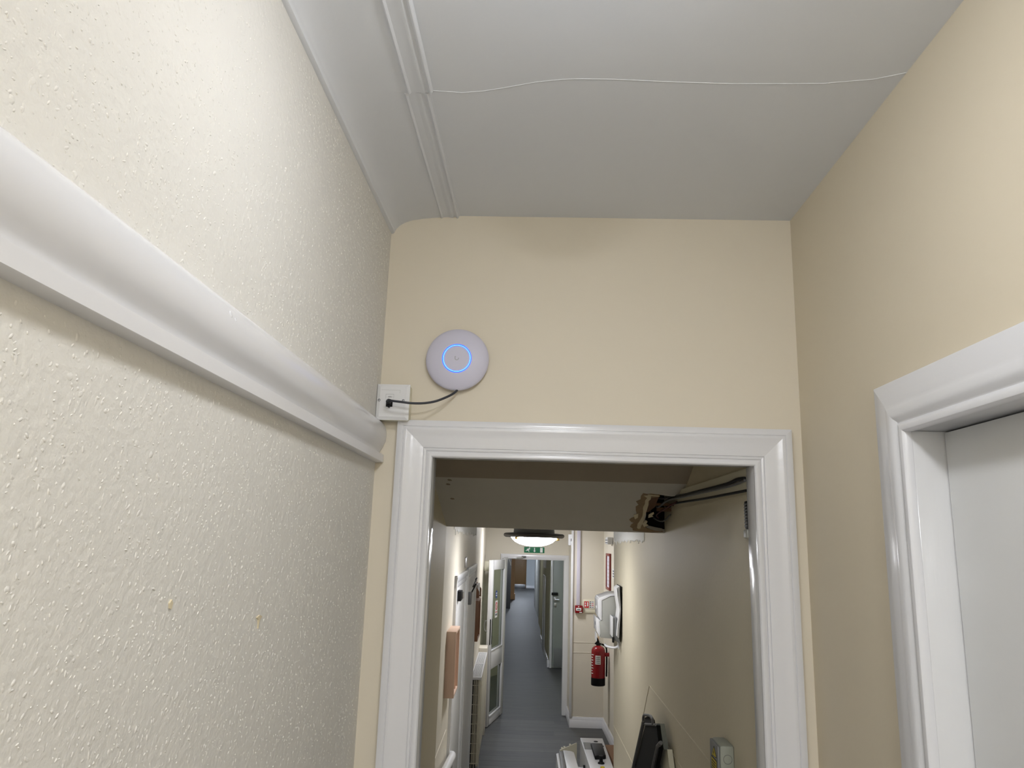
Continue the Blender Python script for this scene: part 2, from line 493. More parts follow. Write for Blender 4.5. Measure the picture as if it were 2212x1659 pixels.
# ================================================================== passage over the steps
struct('wall_passage_left', MB().box(-0.62, -0.405, YF+0.07, 3.313, -0.60, 2.45), M_pass, 'cream wall on the left of the dim passage beyond the doorway')
wr = struct('wall_passage_right', MB().box(0.56, 0.70, YF+0.07, 5.47, -0.60, 2.45), M_pass, 'cream wall on the right of the stepped passage, lit at its far end')
# thin dado lines on it
def bead(pts, X, s, r=0.0016):
    return MB().tube([(X+s*0.0008, y, z) for y, z in pts], r, 6)
part('dado_line', bead([(1.96,1.014),(3.788,1.011)], 0.56, -1), M_pass, wr)
part('dado_line', bead([(3.788,1.011),(4.433,0.470)], 0.56, -1, 0.0016), M_pass, wr)
part('dado_line', bead([(4.433,0.488),(5.465,0.452)], 0.56, -1), M_pass, wr)
part('dado_line', bead([(1.96,0.86),(3.60,0.868)], 0.56, -1, 0.0016), M_pass, wr)
part('dado_line', bead([(3.60,0.868),(4.25,0.33)], 0.56, -1, 0.0016), M_pass, wr)
def ragged_patch(y0, y1, zt, zb, n, seed):
    r = random.Random(seed)
    top = [(y0, zt), (y1, zt)]
    bot = []
    for i in range(n+1):
        f = i/n
        y = y1 + (y0-y1)*f
        z = zb + r.uniform(0, 0.016)
        if r.random() < 0.2: z -= r.uniform(0.006, 0.024)
        if f > 0.9: z = zt-0.006
        bot.append((y, z))
    return top + bot
part('bare_plaster_patch', MB().prism(ragged_patch(3.75, 5.46, 1.80, 1.690, 110, 5), 'x', 0.557, 0.5605), M_plaster, wr)

# stair treads
st = sthing('stairs', 'three steps down from the landing to the lower corridor', (0.08, 3.6, ZF))
for i in range(3):
    y = 3.45 + i*0.28
    z = -0.145*(i+1) if i < 3 else ZF
    part('step', MB().box(-0.404, 0.559, y, y+0.30, ZF, z, 0.006), M_carpet, st)

# sloped soffit with a broken hole at its right end
def soff(y): return 1.903 + (y-2.797)*(1.728-1.903)/(3.313-2.797)
void = [(0.477,2.917),(0.500,2.914),(0.526,2.919),(0.5595,2.903),(0.5595,3.105),(0.553,3.296),(0.516,3.280),(0.477,3.260),(0.470,3.215),(0.466,3.171),(0.474,3.12),(0.478,3.055)]
def soffit():
    t = bmesh.new()
    outer = [(-0.405,3.313),(-0.405,2.797),(0.56,2.797),(0.56,2.9025),(0.526,2.915),(0.500,2.910),(0.477,2.903),(0.442,2.912),(0.439,2.94),(0.447,3.0),(0.445,3.06),(0.452,3.12),(0.456,3.2),(0.462,3.232),(0.477,3.262),(0.516,3.282),(0.553,3.297),(0.56,3.298),(0.56,3.313)]
    lo = [t.verts.new((x, y, soff(y))) for x, y in outer]
    hi = [t.verts.new((x, y+0.010, soff(y)+0.014)) for x, y in outer]
    for tr_ in tessellate_polygon([[Vector((x, y, 0)) for x, y in outer]]):
        try: t.faces.new([lo[i] for i in tr_]); t.faces.new([hi[i] for i in tr_])
        except ValueError: pass
    n = len(outer)
    for i in range(n):
        j = (i+1) % n
        t.faces.new((lo[i], lo[j], hi[j], hi[i]))
    # steeper part towards the doorway
    pf = [(2.797,1.903),(2.666,1.961),(1.958,2.275),(1.958,2.32),(2.68,2.0),(2.80,1.93)]
    mb = MB()
    bmesh.ops.recalc_face_normals(t, faces=t.faces[:])
    mb._add(t)
    
    mb.prism([(3.313,1.728),(3.345,1.728),(3.345,2.05),(3.313,2.05)], 'x', -0.62, 0.66)
    return mb
so = struct('ceiling', soffit(), M_soffit, 'sloping painted soffit over the steps with a broken hole at its right end')
# ragged plaster round the hole
def plate(pts, d0, d1):
    """slab lying on the soffit between offsets d0, d1 below it"""
    t = bmesh.new()
    A = [t.verts.new((x, y-0.33*d0, soff(y)-d0)) for x, y in pts]; B = [t.verts.new((x, y-0.33*d1, soff(y)-d1)) for x, y in pts]
    for tr_ in tessellate_polygon([[Vector((x, y, 0)) for x, y in pts]]):
        try: t.faces.new([A[i] for i in tr_]); t.faces.new([B[i] for i in tr_])
        except ValueError: pass
    n = len(pts)
    for i in range(n):
        j = (i+1) % n
        t.faces.new((A[i], A[j], B[j], B[i]))
    bmesh.ops.recalc_face_normals(t, faces=t.faces[:])
    mb = MB(); mb._add(t)
    return mb
tan = [(0.409,2.892),(0.425,2.898),(0.44,2.894),(0.475,2.9),(0.477,2.917),(0.462,2.925),(0.44,2.932),(0.446,3.0),(0.442,3.057),(0.451,3.172),(0.46,3.23),(0.477,3.26),(0.514,3.285),(0.553,3.296),(0.50,3.306),(0.45,3.298),(0.418,3.288),(0.414,3.262),(0.401,3.245),(0.404,3.217),(0.413,3.2),(0.40,3.19),(0.388,3.165),(0.396,3.145),(0.413,3.125),(0.409,3.09),(0.402,3.06),(0.397,3.024),(0.407,3.005),(0.400,2.99),(0.392,2.971),(0.407,2.952),(0.404,2.92)]
part('upper_soffit', MB().prism([(2.797,1.903),(2.666,1.961),(1.958,2.275),(1.958,2.32),(2.68,2.0),(2.80,1.93)], 'x', -0.405, 0.56), M_brownsoff, so)  # darker and browner than the lower slope
part('torn_plaster', plate(tan, -0.001, 0.002), M_torn, so)
cr = [(0.414,2.908),(0.43,2.905),(0.443,2.915),(0.445,2.94),(0.439,2.958),(0.444,3.0),(0.446,3.057),(0.445,3.11),(0.45,3.192),(0.446,3.23),(0.448,3.254),(0.440,3.262),(0.432,3.25),(0.429,3.21),(0.433,3.174),(0.437,3.12),(0.433,3.068),(0.427,3.03),(0.429,2.986),(0.425,2.955),(0.431,2.93)]
part('peeled_edge', plate(cr, 0.001, 0.004), M_torncream, so)
for pts in ([(0.428,2.897),(0.47,2.903),(0.474,2.909),(0.43,2.905)], [(0.46,3.10),(0.476,3.07),(0.48,3.085),(0.472,3.105),(0.481,3.115),(0.463,3.13)], [(0.448,3.20),(0.457,3.16),(0.466,3.175),(0.463,3.20),(0.475,3.215),(0.46,3.235)], [(0.40,3.11),(0.416,3.09),(0.420,3.13),(0.410,3.15)]):
    part('paper_shred', plate(pts, 0.002, 0.005), M_torncream, so)
part('brown_board', plate([(0.425,2.90),(0.480,2.895),(0.480,3.055),(0.462,3.110),(0.43,3.13)], -0.024, -0.012), M_board, so)
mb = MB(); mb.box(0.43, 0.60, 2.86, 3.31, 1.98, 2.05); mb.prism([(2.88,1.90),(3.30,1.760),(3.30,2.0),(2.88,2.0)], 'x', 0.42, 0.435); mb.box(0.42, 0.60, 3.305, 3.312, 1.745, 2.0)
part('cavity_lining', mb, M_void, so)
part('lath', MB().box(0.47, 0.56, 3.07, 3.085, 1.835, 1.845), M_board, so)
part('lath', MB().box(0.50, 0.56, 3.13, 3.15, 1.815, 1.83), M_board, so)
for x, y in ((-0.345, 2.82), (-0.355, 2.86), (-0.352, 3.0)):
    part('damp_mark', plate([(x-0.006,y),(x,y-0.008),(x+0.010,y-0.004),(x+0.012,y+0.006),(x,y+0.008)], -0.0003, 0.0006), M_stain, so)

# ================================================================== lower corridor shell (askew frame)
UL, UL2, VD, VP = -0.345, -0.375, 10.52, 9.87
flo = struct('floor', MB().box(-0.9, 1.6, 3.2, 38.3, ZF-0.12, ZF-0.002), M_vinyl, 'grey wood-effect vinyl floor of the lower corridor', L=True)
pw, pl = 0.185, 1.25
pm = None
for row in range(int((VD-6.3)/pw)):
    v0 = 6.3 + row*pw
    off = rng.uniform(-pl, 0)
    u = -0.62 + off
    while u < 1.2:
        a, b = max(u, -0.62), min(u+pl, 1.2)
        if b-a > 0.08:
            part('plank', MB().box(a+0.0008, b-0.0008, v0+0.0008, v0+pw-0.0008, ZF-0.004, ZF), M_vinyl, flo, L=True, smooth=False)
        u += pl
wcl = struct('wall_corridor_left', MB().box(UL-0.12, UL, 3.05, 7.08, ZF, 1.96).box(UL2-0.12, UL2, 7.08, VD+0.02, ZF, 1.96), M_cor, 'cream wall on the left of the lower corridor', L=True)
part('bare_plaster_patch', MB().prism(ragged_patch(4.05, 7.0, 1.84, 1.720, 110, 9), 'x', UL-0.001, UL+0.003), M_plaster, wcl, L=True)
part('dado_line', MB().tube([(UL, 3.5, 0.643), (UL, 4.431, 0.625)], 0.0025, 6), M_cor, wcl, L=True)
part('dado_line', MB().tube([(UL, 4.431, 0.625), (UL, 4.35, 0.30)], 0.002, 6), M_cor, wcl, L=True)
struct('wall_corridor_right', MB().box(1.2, 1.32, 5.46, VP, ZF, 1.96), M_cor, 'cream wall on the right of the lower corridor behind the extinguisher', L=True)
struct('wall_corridor_return', MB().box(0.745, 1.32, 5.32, 5.46, ZF, 1.96), M_cor, 'cream return wall hidden behind the end of the right passage wall', L=True)
wp = struct('wall_corridor_end', MB().box(0.79, 1.32, VP, VD+0.1, ZF, 1.96), M_cor, 'cream pier with the fire alarm call point at the corridor end', L=True)
for z in (0.436, 0.312):
    part('dado_line', MB().tube([(0.80, VP, z), (1.2, VP, z)], 0.004, 6), M_cor, wp, L=True)
EX0, EX1, EZ = -0.096, 0.722, 1.435
mb = MB()
mb.box(-0.60, EX0-0.01, VD, VD+0.1, ZF, 1.96).box(EX1+0.01, 0.80, VD, VD+0.1, ZF, 1.96).box(EX0-0.01, EX1+0.01, VD, VD+0.1, EZ+0.01, 1.86)
struct('wall_corridor_doorway', mb, M_cor, 'cream wall over the far doorway under the green exit sign', L=True)
struct('ceiling', MB().box(-0.9, 1.6, 3.37, 38.3, 1.95, 2.05), M_ceil, 'white ceiling of the lower corridor', L=True)

# architrave of the far doorway
AP3 = [(0,0),(0,0.012),(0.006,0.016),(0.02,0.016),(0.024,0.019),(0.06,0.021),(0.068,0.018),(0.07,0)]
t = sthing('trim_4', 'white architrave round the far corridor doorway', (0.31, VD, ZF), L=True)
for x, s in ((EX0, -1), (EX1, 1)):
    part('architrave_leg', MB().loft([[(x+s*w, VD-p, ZF) for w, p in AP3], [(x+s*w, VD-p, EZ+w) for w, p in AP3]]), M_glossv, t, L=True)
part('architrave_head', MB().loft([[(EX0-w, VD-p, EZ+w) for w, p in AP3], [(EX1+w, VD-p, EZ+w) for w, p in AP3]]), M_gloss, t, L=True)
part('jamb', MB().box(EX0-0.01, EX0, VD-0.004, VD+0.1, ZF, EZ), M_glossv, t, L=True)
part('jamb', MB().box(EX1, EX1+0.01, VD-0.004, VD+0.1, ZF, EZ), M_glossv, t, L=True)
part('jamb_head', MB().box(EX0-0.01, EX1+0.01, VD-0.004, VD+0.1, EZ, EZ+0.01), M_gloss, t, L=True)

# skirtings
SK = [(0,0),(0.016,0),(0.016,0.088),(0.013,0.092),(0.013,0.098),(0.011,0.108),(0.007,0.115),(0.005,0.125),(0,0.126)]
def skirt_u(u, v0, v1, s): return MB().loft([[(u+s*p, v, ZF+z) for p, z in SK] for v in (v0, v1)])
def skirt_v(v, u0, u1): return MB().loft([[(u, v-p, ZF+z) for p, z in SK] for u in (u0, u1)])
b = sthing('baseboard_right', 'white skirting boards round the right end of the lower corridor', (1.0, 9.8, ZF), L=True)
part('skirting_board', skirt_v(VP, 0.774, 1.2), M_gloss, b, L=True)
part('skirting_board', skirt_u(1.2, 5.33, VP, -1), M_gloss, b, L=True)
part('skirting_board', skirt_u(0.79, VP, VD, -1), M_gloss, b, L=True)

# ================================================================== far corridor beyond the doorway
wfl = struct('wall_far_left', MB().box(-0.32, -0.17, VD+0.1, 30.6, ZF, 1.96), M_cor, 'cream wall on the left of the far corridor', L=True)
struct('trim_5', MB().box(-0.20, -0.03, 26.2, 26.5, ZF, 1.96, 0.01), M_shadegrey, 'dark grey pier on the left of the far corridor, wall shade in its colour', L=True)  # shaded far part of the left wall, painted as a grey pier
struct('trim_6', MB().box(-0.20, 0.12, 30.4, 30.8, ZF, 1.96, 0.01).box(-0.20, 0.15, 30.35, 30.8, ZF, ZF+0.22, 0.01), M_orange, 'varnished pine frame on the left near the far corridor end', L=True)
mb = MB().box(0.72, 1.6, 14.35, 14.5, ZF, 1.96).box(0.72, 0.84, 14.35, 18.2, ZF, 1.96).box(0.80, 0.92, 18.0, 22.0, ZF, 1.96)
wfr = struct('wall_far_right', mb, M_greenwall, 'olive cream wall on the right of the far corridor', L=True)
part('skirting_board', skirt_u(0.72, 14.33, 18.2, -1), M_gloss, wfr, L=True)
part('skirting_board', skirt_v(14.35, 0.70, 0.775), M_gloss, wfr, L=True)
part('corner_post', MB().box(0.70, 0.745, 16.0, 16.9, ZF, 0.98, 0.004), M_gloss, wfr, L=True)
part('corner_post', MB().box(0.70, 0.745, 16.0, 16.9, 1.14, 1.5, 0.004), M_gloss, wfr, L=True)
struct('wall_far_right', MB().box(1.25, 1.4, VD+0.1, 14.4, ZF, 1.96), M_greenwall, 'cream return wall hidden right of the far doorway', L=True)
struct('wall_far_bluelit', MB().box(0.84, 0.98, 22.0, 27.8, ZF, 1.96), M_bluewall, 'wall section with painted-in blue light on the right of the far corridor', L=True)  # blue light falling on this wall is put into its colour
tf = sthing('trim_7', 'pine frame with a dark red panel on the far right', (0.94, 28, ZF), L=True)
part('pine_post', MB().box(0.905, 1.05, 28.0, 28.3, ZF, 1.96, 0.006), M_orange, tf, L=True)
part('red_panel', MB().box(0.915, 1.0, 27.98, 28.0, 0.13, 0.61, 0.004), M_frame, tf, L=True)
wfe = struct('wall_far_end', MB().box(-0.4, 1.6, 38.0, 38.2, ZF, 1.96), M_bluewall, 'pale blue-grey wall at the very end of the far corridor', L=True)
part('skirting_board', skirt_v(38.0, 0.72, 1.5), M_gloss, wfe, L=True)
struct('wall_far_right', MB().box(1.4, 1.55, 28.2, 38.0, ZF, 1.96), M_bluewall, 'pale blue wall hidden at the right of the far corridor end', L=True)
struct('wall_far_left', MB().box(-0.42, -0.3, 30.6, 38.0, ZF, 1.96), M_bluewall, 'pale blue wall hidden at the left of the far corridor end', L=True)
d = sthing('door_2', 'brown veneer door with a steel kick plate at the far corridor end', (0.42, 37.95, ZF), L=True)
part('door_leaf', MB().box(0.10, 0.722, 37.94, 37.99, ZF+0.005, 1.5, 0.004), M_brown, d, L=True)
part('kick_plate', MB().box(0.14, 0.69, 37.932, 37.94, ZF+0.01, -0.40, 0.002), M_steel, d, L=True)
d = sthing('door_3', 'grey-green door with a black keypad lock beyond the far doorway', (1.0, 14.3, ZF), L=True)
part('door_leaf', MB().box(0.785, 1.22, 14.28, 14.33, ZF+0.005, 1.40, 0.003), M_greydoor, d, L=True)
part('door_frame', MB().box(0.735, 0.78, 14.27, 14.35, ZF, 1.45, 0.004), M_gloss, d, L=True)
part('keypad_lock', MB().box(0.755, 0.872, 14.235, 14.28, 0.716, 0.762, 0.004), M_black, d, L=True)
k = part('handle_plate', MB().box(0.80, 0.85, 14.262, 14.28, 0.60, 0.68, 0.003), M_steel, d, L=True)
part('lever', MB().tube([(0.825,14.262,0.64),(0.825,14.22,0.64),(0.90,14.215,0.64)], 0.010, 8), M_steel, k, L=True)
part('cylinder_plate', MB().box(0.81, 0.85, 14.262, 14.28, 0.50, 0.57, 0.003), M_steel, d, L=True)
v = part('vent_panel', MB().box(0.815, 1.0, 14.27, 14.28, -0.56, -0.24, 0.002), M_grey, d, L=True)

# ================================================================== glazed door leaf (open) and left doors
A = Vector((-0.250, 9.70)); B = Vector((-0.070, 10.50))
ax = (B-A).normalized()
DM = Matrix(((ax.x, -ax.y, 0, A.x), (ax.y, ax.x, 0, A.y), (0, 0, 1, 0), (0, 0, 0, 1)))   # local x along leaf, +y away to the left
DL = (B-A).length
d = sthing('door_4', 'white glazed fire door standing open at the far doorway', (A.x, A.y, ZF), L=True)
def dbox(x0, x1, y0, y1, z0, z1, bev=0.003): return MB().box(x0, x1, y0, y1, z0, z1, bev, M=DM)
TK = 0.050
zt, zb = 1.428, ZF+0.008
part('stile', dbox(0, 0.085, 0, TK, zb, zt), M_glossv, d, L=True)
part('stile', dbox(DL-0.145, DL, 0, TK, zb, zt), M_glossv, d, L=True)
part('rail', dbox(0.085, DL-0.145, 0, TK, 1.305, zt), M_gloss, d, L=True)
part('rail', dbox(0.085, DL-0.145, 0, TK, 0.085, 0.305), M_gloss, d, L=True)
part('rail', dbox(0.085, DL-0.145, 0, TK, zb, -0.475), M_gloss, d, L=True)
part('glass_pane', dbox(0.08, DL-0.14, TK*0.5-0.003, TK*0.5+0.003, 0.30, 1.31, 0), M_glass, d, L=True)
part('glass_pane', dbox(0.08, DL-0.14, TK*0.5-0.003, TK*0.5+0.003, -0.48, 0.09, 0), M_glass, d, L=True)
for z0, z1 in ((0.305, 1.305), (-0.475, 0.085)):
    part('glazing_bead', dbox(DL-0.160, DL-0.143, -0.006, TK*0.4, z0, z1), M_gloss, d, L=True)
    part('glazing_bead', dbox(0.083, DL-0.143, -0.006, TK*0.4, z0-0.003, z0+0.014), M_gloss, d, L=True)
part('lock_plate', dbox(-0.002, 0.012, -0.001, 0.010, 0.39, 0.70, 0), M_black, d, L=True)
part('lock_plate', dbox(0.055, 0.083, -0.002, 0.012, 0.39, 0.70, 0.002), M_black, d, L=True)
part('pull_handle', MB().tube([(0.045,TK,0.685),(0.045,TK+0.03,0.675),(0.045,TK+0.04,0.64),(0.045,TK+0.04,0.585),(0.045,TK+0.03,0.555),(0.045,TK,0.545)], 0.008, 8, M=DM), M_steel, d, L=True)
s = part('blue_disc', MB().lathe([(0,0),(0.052,0),(0.052,0.001),(0,0.0012)], (0.34, TK*0.5-0.0035, 0.985), 'y', 28, M=DM), M_blue, d, L=True, label='blue round fire door notice')
for z in (1.0, 0.972):
    part('print_line', dbox(0.308, 0.372, TK*0.5-0.0056, TK*0.5-0.0046, z-0.006, z+0.006, 0), M_white, s, L=True)
s = part('paper_notice', dbox(0.29, 0.42, TK*0.5-0.0046, TK*0.5-0.0036, 0.69, 0.905, 0), M_paper, d, L=True, label='white notice with red ring symbol')
part('red_ring', MB().lathe([(0.034,0),(0.050,0),(0.050,0.0008),(0.034,0.0008),(0.034,0)], (0.355, TK*0.5-0.0046, 0.835), 'y', 28, M=DM), M_redp, s, L=True)
part('red_bar', MB().box(-0.042, 0.042, -0.0008, 0, -0.006, 0.006, M=DM @ Matrix.Translation((0.355, TK*0.5-0.0046, 0.835)) @ Matrix.Rotation(math.radians(45), 4, 'Y')), M_redp, s, L=True)
part('print_line', dbox(0.305, 0.405, TK*0.5-0.0056, TK*0.5-0.0046, 0.755, 0.765, 0), M_redp, s, L=True)
part('print_line', dbox(0.305, 0.405, TK*0.5-0.0056, TK*0.5-0.0046, 0.715, 0.738, 0), M_ink, s, L=True)

cl = thing('door_closer', 'silver overhead closer arm on the head of the far doorway', 'door closer', (0.05, VD-0.04, 1.44), L=True)
part('track', MB().box(-0.06, 0.075, VD-0.045, VD-0.02, 1.442, 1.462, 0.003), M_gloss, cl, L=True)
part('arm', MB().tube([(0.06, VD-0.05, 1.448), (0.12, VD-0.075, 1.455), (0.165, VD-0.04, 1.470)], 0.009, 8), M_lgrey, cl, L=True)
part('bracket', MB().box(0.13, 0.19, VD-0.06, VD-0.02, 1.462, 1.482, 0.003), M_dgrey, cl, L=True)
part('cable_loop', MB().tube([(-0.14,10.40,1.436),(-0.11,10.38,1.448),(-0.075,10.36,1.45),(-0.045,10.37,1.43),(-0.025,10.38,1.39),(-0.02,10.40,1.35)], 0.004, 6), M_lgrey, cl, L=True)

# two white doors on the left corridor wall
def left_door(name, label, v0, v1, zt, knob):
    d = sthing(name, label, (UL, (v0+v1)/2, ZF), L=True)
    w = 0.075
    prf = [(0,0),(0,0.010),(0.01,0.014),(0.03,0.012),(0.034,0.016),(0.066,0.020),(0.075,0.016),(0.075,0)]
    a, b_ = v0+w, v1-w
    part('architrave_leg', MB().loft([[(UL+p, a-q, z) for q, p in prf] for z in (ZF, zt)]), M_glossv, d, L=True)
    part('architrave_leg', MB().loft([[(UL+p, b_+q, z) for q, p in prf] for z in (ZF, zt)]), M_glossv, d, L=True)
    part('architrave_head', MB().loft([[(UL+p, y, zt-w+q) for q, p in prf] for y in (v0, v1)]), M_gloss, d, L=True)
    part('door_leaf', MB().box(UL, UL+0.006, a, b_, ZF+0.005, zt-w, 0.002), M_door, d, L=True)
    return d
d5 = left_door('door_5', 'white door on the left wall behind the light oak box', 4.56, 5.62, 1.455, True)
k = part('closer_box', MB().box(UL+0.006, UL+0.035, 4.70, 4.84, 1.30, 1.36, 0.004), M_black, d5, L=True)
part('closer_cap', MB().box(UL+0.035, UL+0.045, 4.78, 4.86, 1.31, 1.35, 0.003), M_steel, k, L=True)
d6 = left_door('door_6', 'white door on the left wall with a dark closer arm at its top', 5.72, 7.05, 1.462, True)
k = part('closer_arm', MB().tube([(UL+0.02,5.86,1.24),(UL+0.06,6.05,1.33),(UL+0.03,6.2,1.30),(UL+0.05,6.4,1.36),(UL+0.03,6.6,1.34)], 0.006, 6), M_black, d6, L=True)
part('closer_box', MB().box(UL+0.006, UL+0.04, 5.80, 5.90, 1.19, 1.28, 0.004), M_dgrey, d6, L=True)
single('number_plate', MB().box(UL, UL+0.012, 5.46, 5.58, 1.475, 1.55, 0.004), M_steel, 'small shiny oval plate above the two left doors', 'plate', L=True)

# ================================================================== THINGS on the landing wall
# access point
C0 = (-0.2215, YF, 2.1355)
ap = thing('wireless_access_point', 'round lilac-white disc with a glowing blue ring on the cream wall', 'access point', (C0[0], YF, C0[2]-0.085))
part('mount_plate', MB().lathe([(0,0.0),(0.062,0.0),(0.062,0.013),(0,0.013)], C0, 'y', 48), M_plastic, ap)
R_ = 0.0835
part('shell', MB().lathe([(0.040,0.011),(R_-0.006,0.0125),(R_-0.0012,0.0155),(R_,0.0185),(R_-0.001,0.0215),(R_-0.005,0.0245),(R_-0.016,0.0290),(0.052,0.0325),(0.0387,0.0336)], C0, 'y', 96), M_ap, ap)
part('led_ring', MB().lathe([(0.0388,0.0334),(0.0386,0.0342),(0.0362,0.0347)], C0, 'y', 96), M_led, ap)
part('led_core', MB().lathe([(0.0362,0.0347),(0.0347,0.0347)], C0, 'y', 96), M_ledc, ap)
part('led_ring', MB().lathe([(0.0347,0.0347),(0.0336,0.0345),(0.0336,0.0338)], C0, 'y', 96), M_led, ap)
part('centre_cap', MB().lathe([(0.0336,0.0338),(0.02,0.0345),(0,0.0347)], C0, 'y', 64), M_ap, ap)
# the small U emblem
emb = MB()
pts = []
ro, ri = 0.0056, 0.0034
for i in range(13):
    a = math.pi + math.pi*i/12
    pts.append((C0[0]+ro*math.cos(a), C0[2]+ro*math.sin(a)))
pts.append((C0[0]+ro, C0[2]+0.0022))
pts.append((C0[0]+ri, C0[2]+0.0006))
for i in range(13):
    a = 2*math.pi - math.pi*i/12
    pts.append((C0[0]+ri*math.cos(a), C0[2]+ri*math.sin(a)))
pts.append((C0[0]-ri, C0[2]+0.0054)); pts.append((C0[0]-ro, C0[2]+0.0054))
emb.prism(pts, 'y', YF-0.0353, YF-0.0344)
emb.box(C0[0]-0.003, C0[0]-0.0018, YF-0.0353, YF-0.0344, C0[2]+0.004, C0[2]+0.0052)
part('emblem', emb, mat('emblem_grey', (168, 168, 176), 0.5), ap)

# network socket box
sx0, sx1, sz0, sz1 = -0.4235, -0.3385, 1.9665, 2.0605
yb = YF-0.043
so_ = thing('network_socket', 'white wall box with one network port beside the picture rail end', 'socket', ((sx0+sx1)/2, YF, sz0))
part('back_box', MB().box(sx0+0.001, sx1-0.001, yb+0.006, YF, sz0+0.001, sz1-0.001, 0.003), M_cplastic, so_)
ins = 0.0085
ra = [(sx0,yb+0.007,sz0),(sx1,yb+0.007,sz0),(sx1,yb+0.007,sz1),(sx0,yb+0.007,sz1)]
rb = [(sx0,yb+0.004,sz0),(sx1,yb+0.004,sz0),(sx1,yb+0.004,sz1),(sx0,yb+0.004,sz1)]
rc = [(sx0+ins,yb,sz0+ins),(sx1-ins,yb,sz0+ins),(sx1-ins,yb,sz1-ins),(sx0+ins,yb,sz1-ins)]
fp = part('face_plate', MB().loft([ra, rb, rc]), M_plastic, so_, smooth=False)
mx = -0.389
def groove(x0, x1, z0, z1): return MB().box(x0, x1, yb-0.0003, yb+0.001, z0, z1)
part('module_line', groove(-0.3995, -0.3992, 2.0225, 2.0335).box(-0.379, -0.3787, yb-0.0003, yb+0.001, 2.0225, 2.0335).box(-0.3995, -0.3787, yb-0.0003, yb+0.001, 2.0332, 2.0336), M_ink, so_)
part('module_line', groove(-0.412, -0.3632, 2.0445, 2.0449).box(-0.3634, -0.363, yb-0.0003, yb+0.001, 2.036, 2.0449), M_lgrey, so_)
part('lettering', MB().text('AP01', 0.0052, Matrix.Translation((-0.3885, yb-0.0004, 2.0262)) @ Matrix.Rotation(math.radians(90), 4, 'X')), M_inkd, so_)
part('port', MB().box(-0.398, -0.381, yb-0.0004, yb+0.002, 2.0005, 2.0165), M_void, so_)
for x in (-0.4165, -0.3535):
    s = part('screw_recess', MB().lathe([(0,0.0),(0.0035,0.0),(0.0035,0.0006),(0,0.0006)], (x, yb, 2.0175), 'y', 18), M_ink, so_)
    part('screw_head', MB().lathe([(0,0.0),(0.0024,0.0),(0.0022,0.0014),(0,0.0016)], (x+0.0006, yb, 2.0168), 'y', 14), M_steel, s)

# the short network cable
nc = thing('network_cable', 'dark grey cable looping from the socket port to the access point', 'cable', (-0.389, yb, 2.0))
ctrl = [(-0.3895,1.832,2.0105),(-0.3875,1.815,2.0108),(-0.3829,1.806,2.0098),(-0.3679,1.801,2.0072),(-0.3462,1.800,2.0050),(-0.3232,1.804,2.0036),(-0.2954,1.813,2.006),(-0.2681,1.826,2.0139),(-0.2448,1.843,2.0275),(-0.2279,1.858,2.0407),(-0.2190,1.868,2.0520),(-0.2130,1.872,2.0640)]
def smooth_path(P, n=6):
    P = [Vector(p) for p in P]; out = []
    for i in range(len(P)-1):
        p0, p1, p2, p3 = P[max(i-1,0)], P[i], P[i+1], P[min(i+2,len(P)-1)]
        for k in range(n):
            t = k/n
            out.append(0.5*((2*p1)+(p2-p0)*t+(2*p0-5*p1+4*p2-p3)*t*t+(3*p1-p0-3*p2+p3)*t**3))
    out.append(P[-1]); return out
part('lead', MB().tube(smooth_path(ctrl), 0.0031, 10), M_cable, nc)
part('plug', MB().box(-0.3945, -0.3835, yb-0.012, yb+0.001, 2.002, 2.0125, 0.0012), M_black, nc)
part('boot', MB().tube([(-0.389,yb-0.009,2.0085),(-0.3885,yb-0.021,2.0105),(-0.385,yb-0.032,2.0105),(-0.3795,yb-0.040,2.0092)], [0.0056,0.0058,0.0050,0.0038], 12), M_black, nc)
part('latch', MB().box(-0.3912, -0.3868, yb-0.014, yb-0.001, 1.9975, 2.003, 0.0008), M_black, nc)

# landing lamp just above the frame, and an added fill dome behind the camera
def dome(name, label, c, R, mat_, base_mat, group=None):
    t = thing(name, label, 'ceiling light', c, group=group)
    part('base_ring', MB().lathe([(0,0),(R+0.012,0),(R+0.012,-0.052),(R+0.006,-0.058),(R-0.004,-0.058),(R-0.004,-0.01),(0,-0.01)], c, 'z', 48), base_mat, t)
    part('opal_dome', MB().lathe([(R-0.006,-0.040),(R-0.010,-0.058),(R*0.78,-0.084),(R*0.5,-0.098),(R*0.2,-0.106),(0,-0.107)], c, 'z', 48), mat_, t)
    return t
dome('ceiling_lamp', 'round opal ceiling lamp over the landing in front of the white door', (0.07, 0.82, ZC), 0.11, M_lamp, M_plastic)
dome('ceiling_lamp', 'added round opal fill lamp behind the camera on the landing', (0.12, -1.1, ZC), 0.15, M_fillr, M_plastic)  # made-up fitting that evens out the landing light

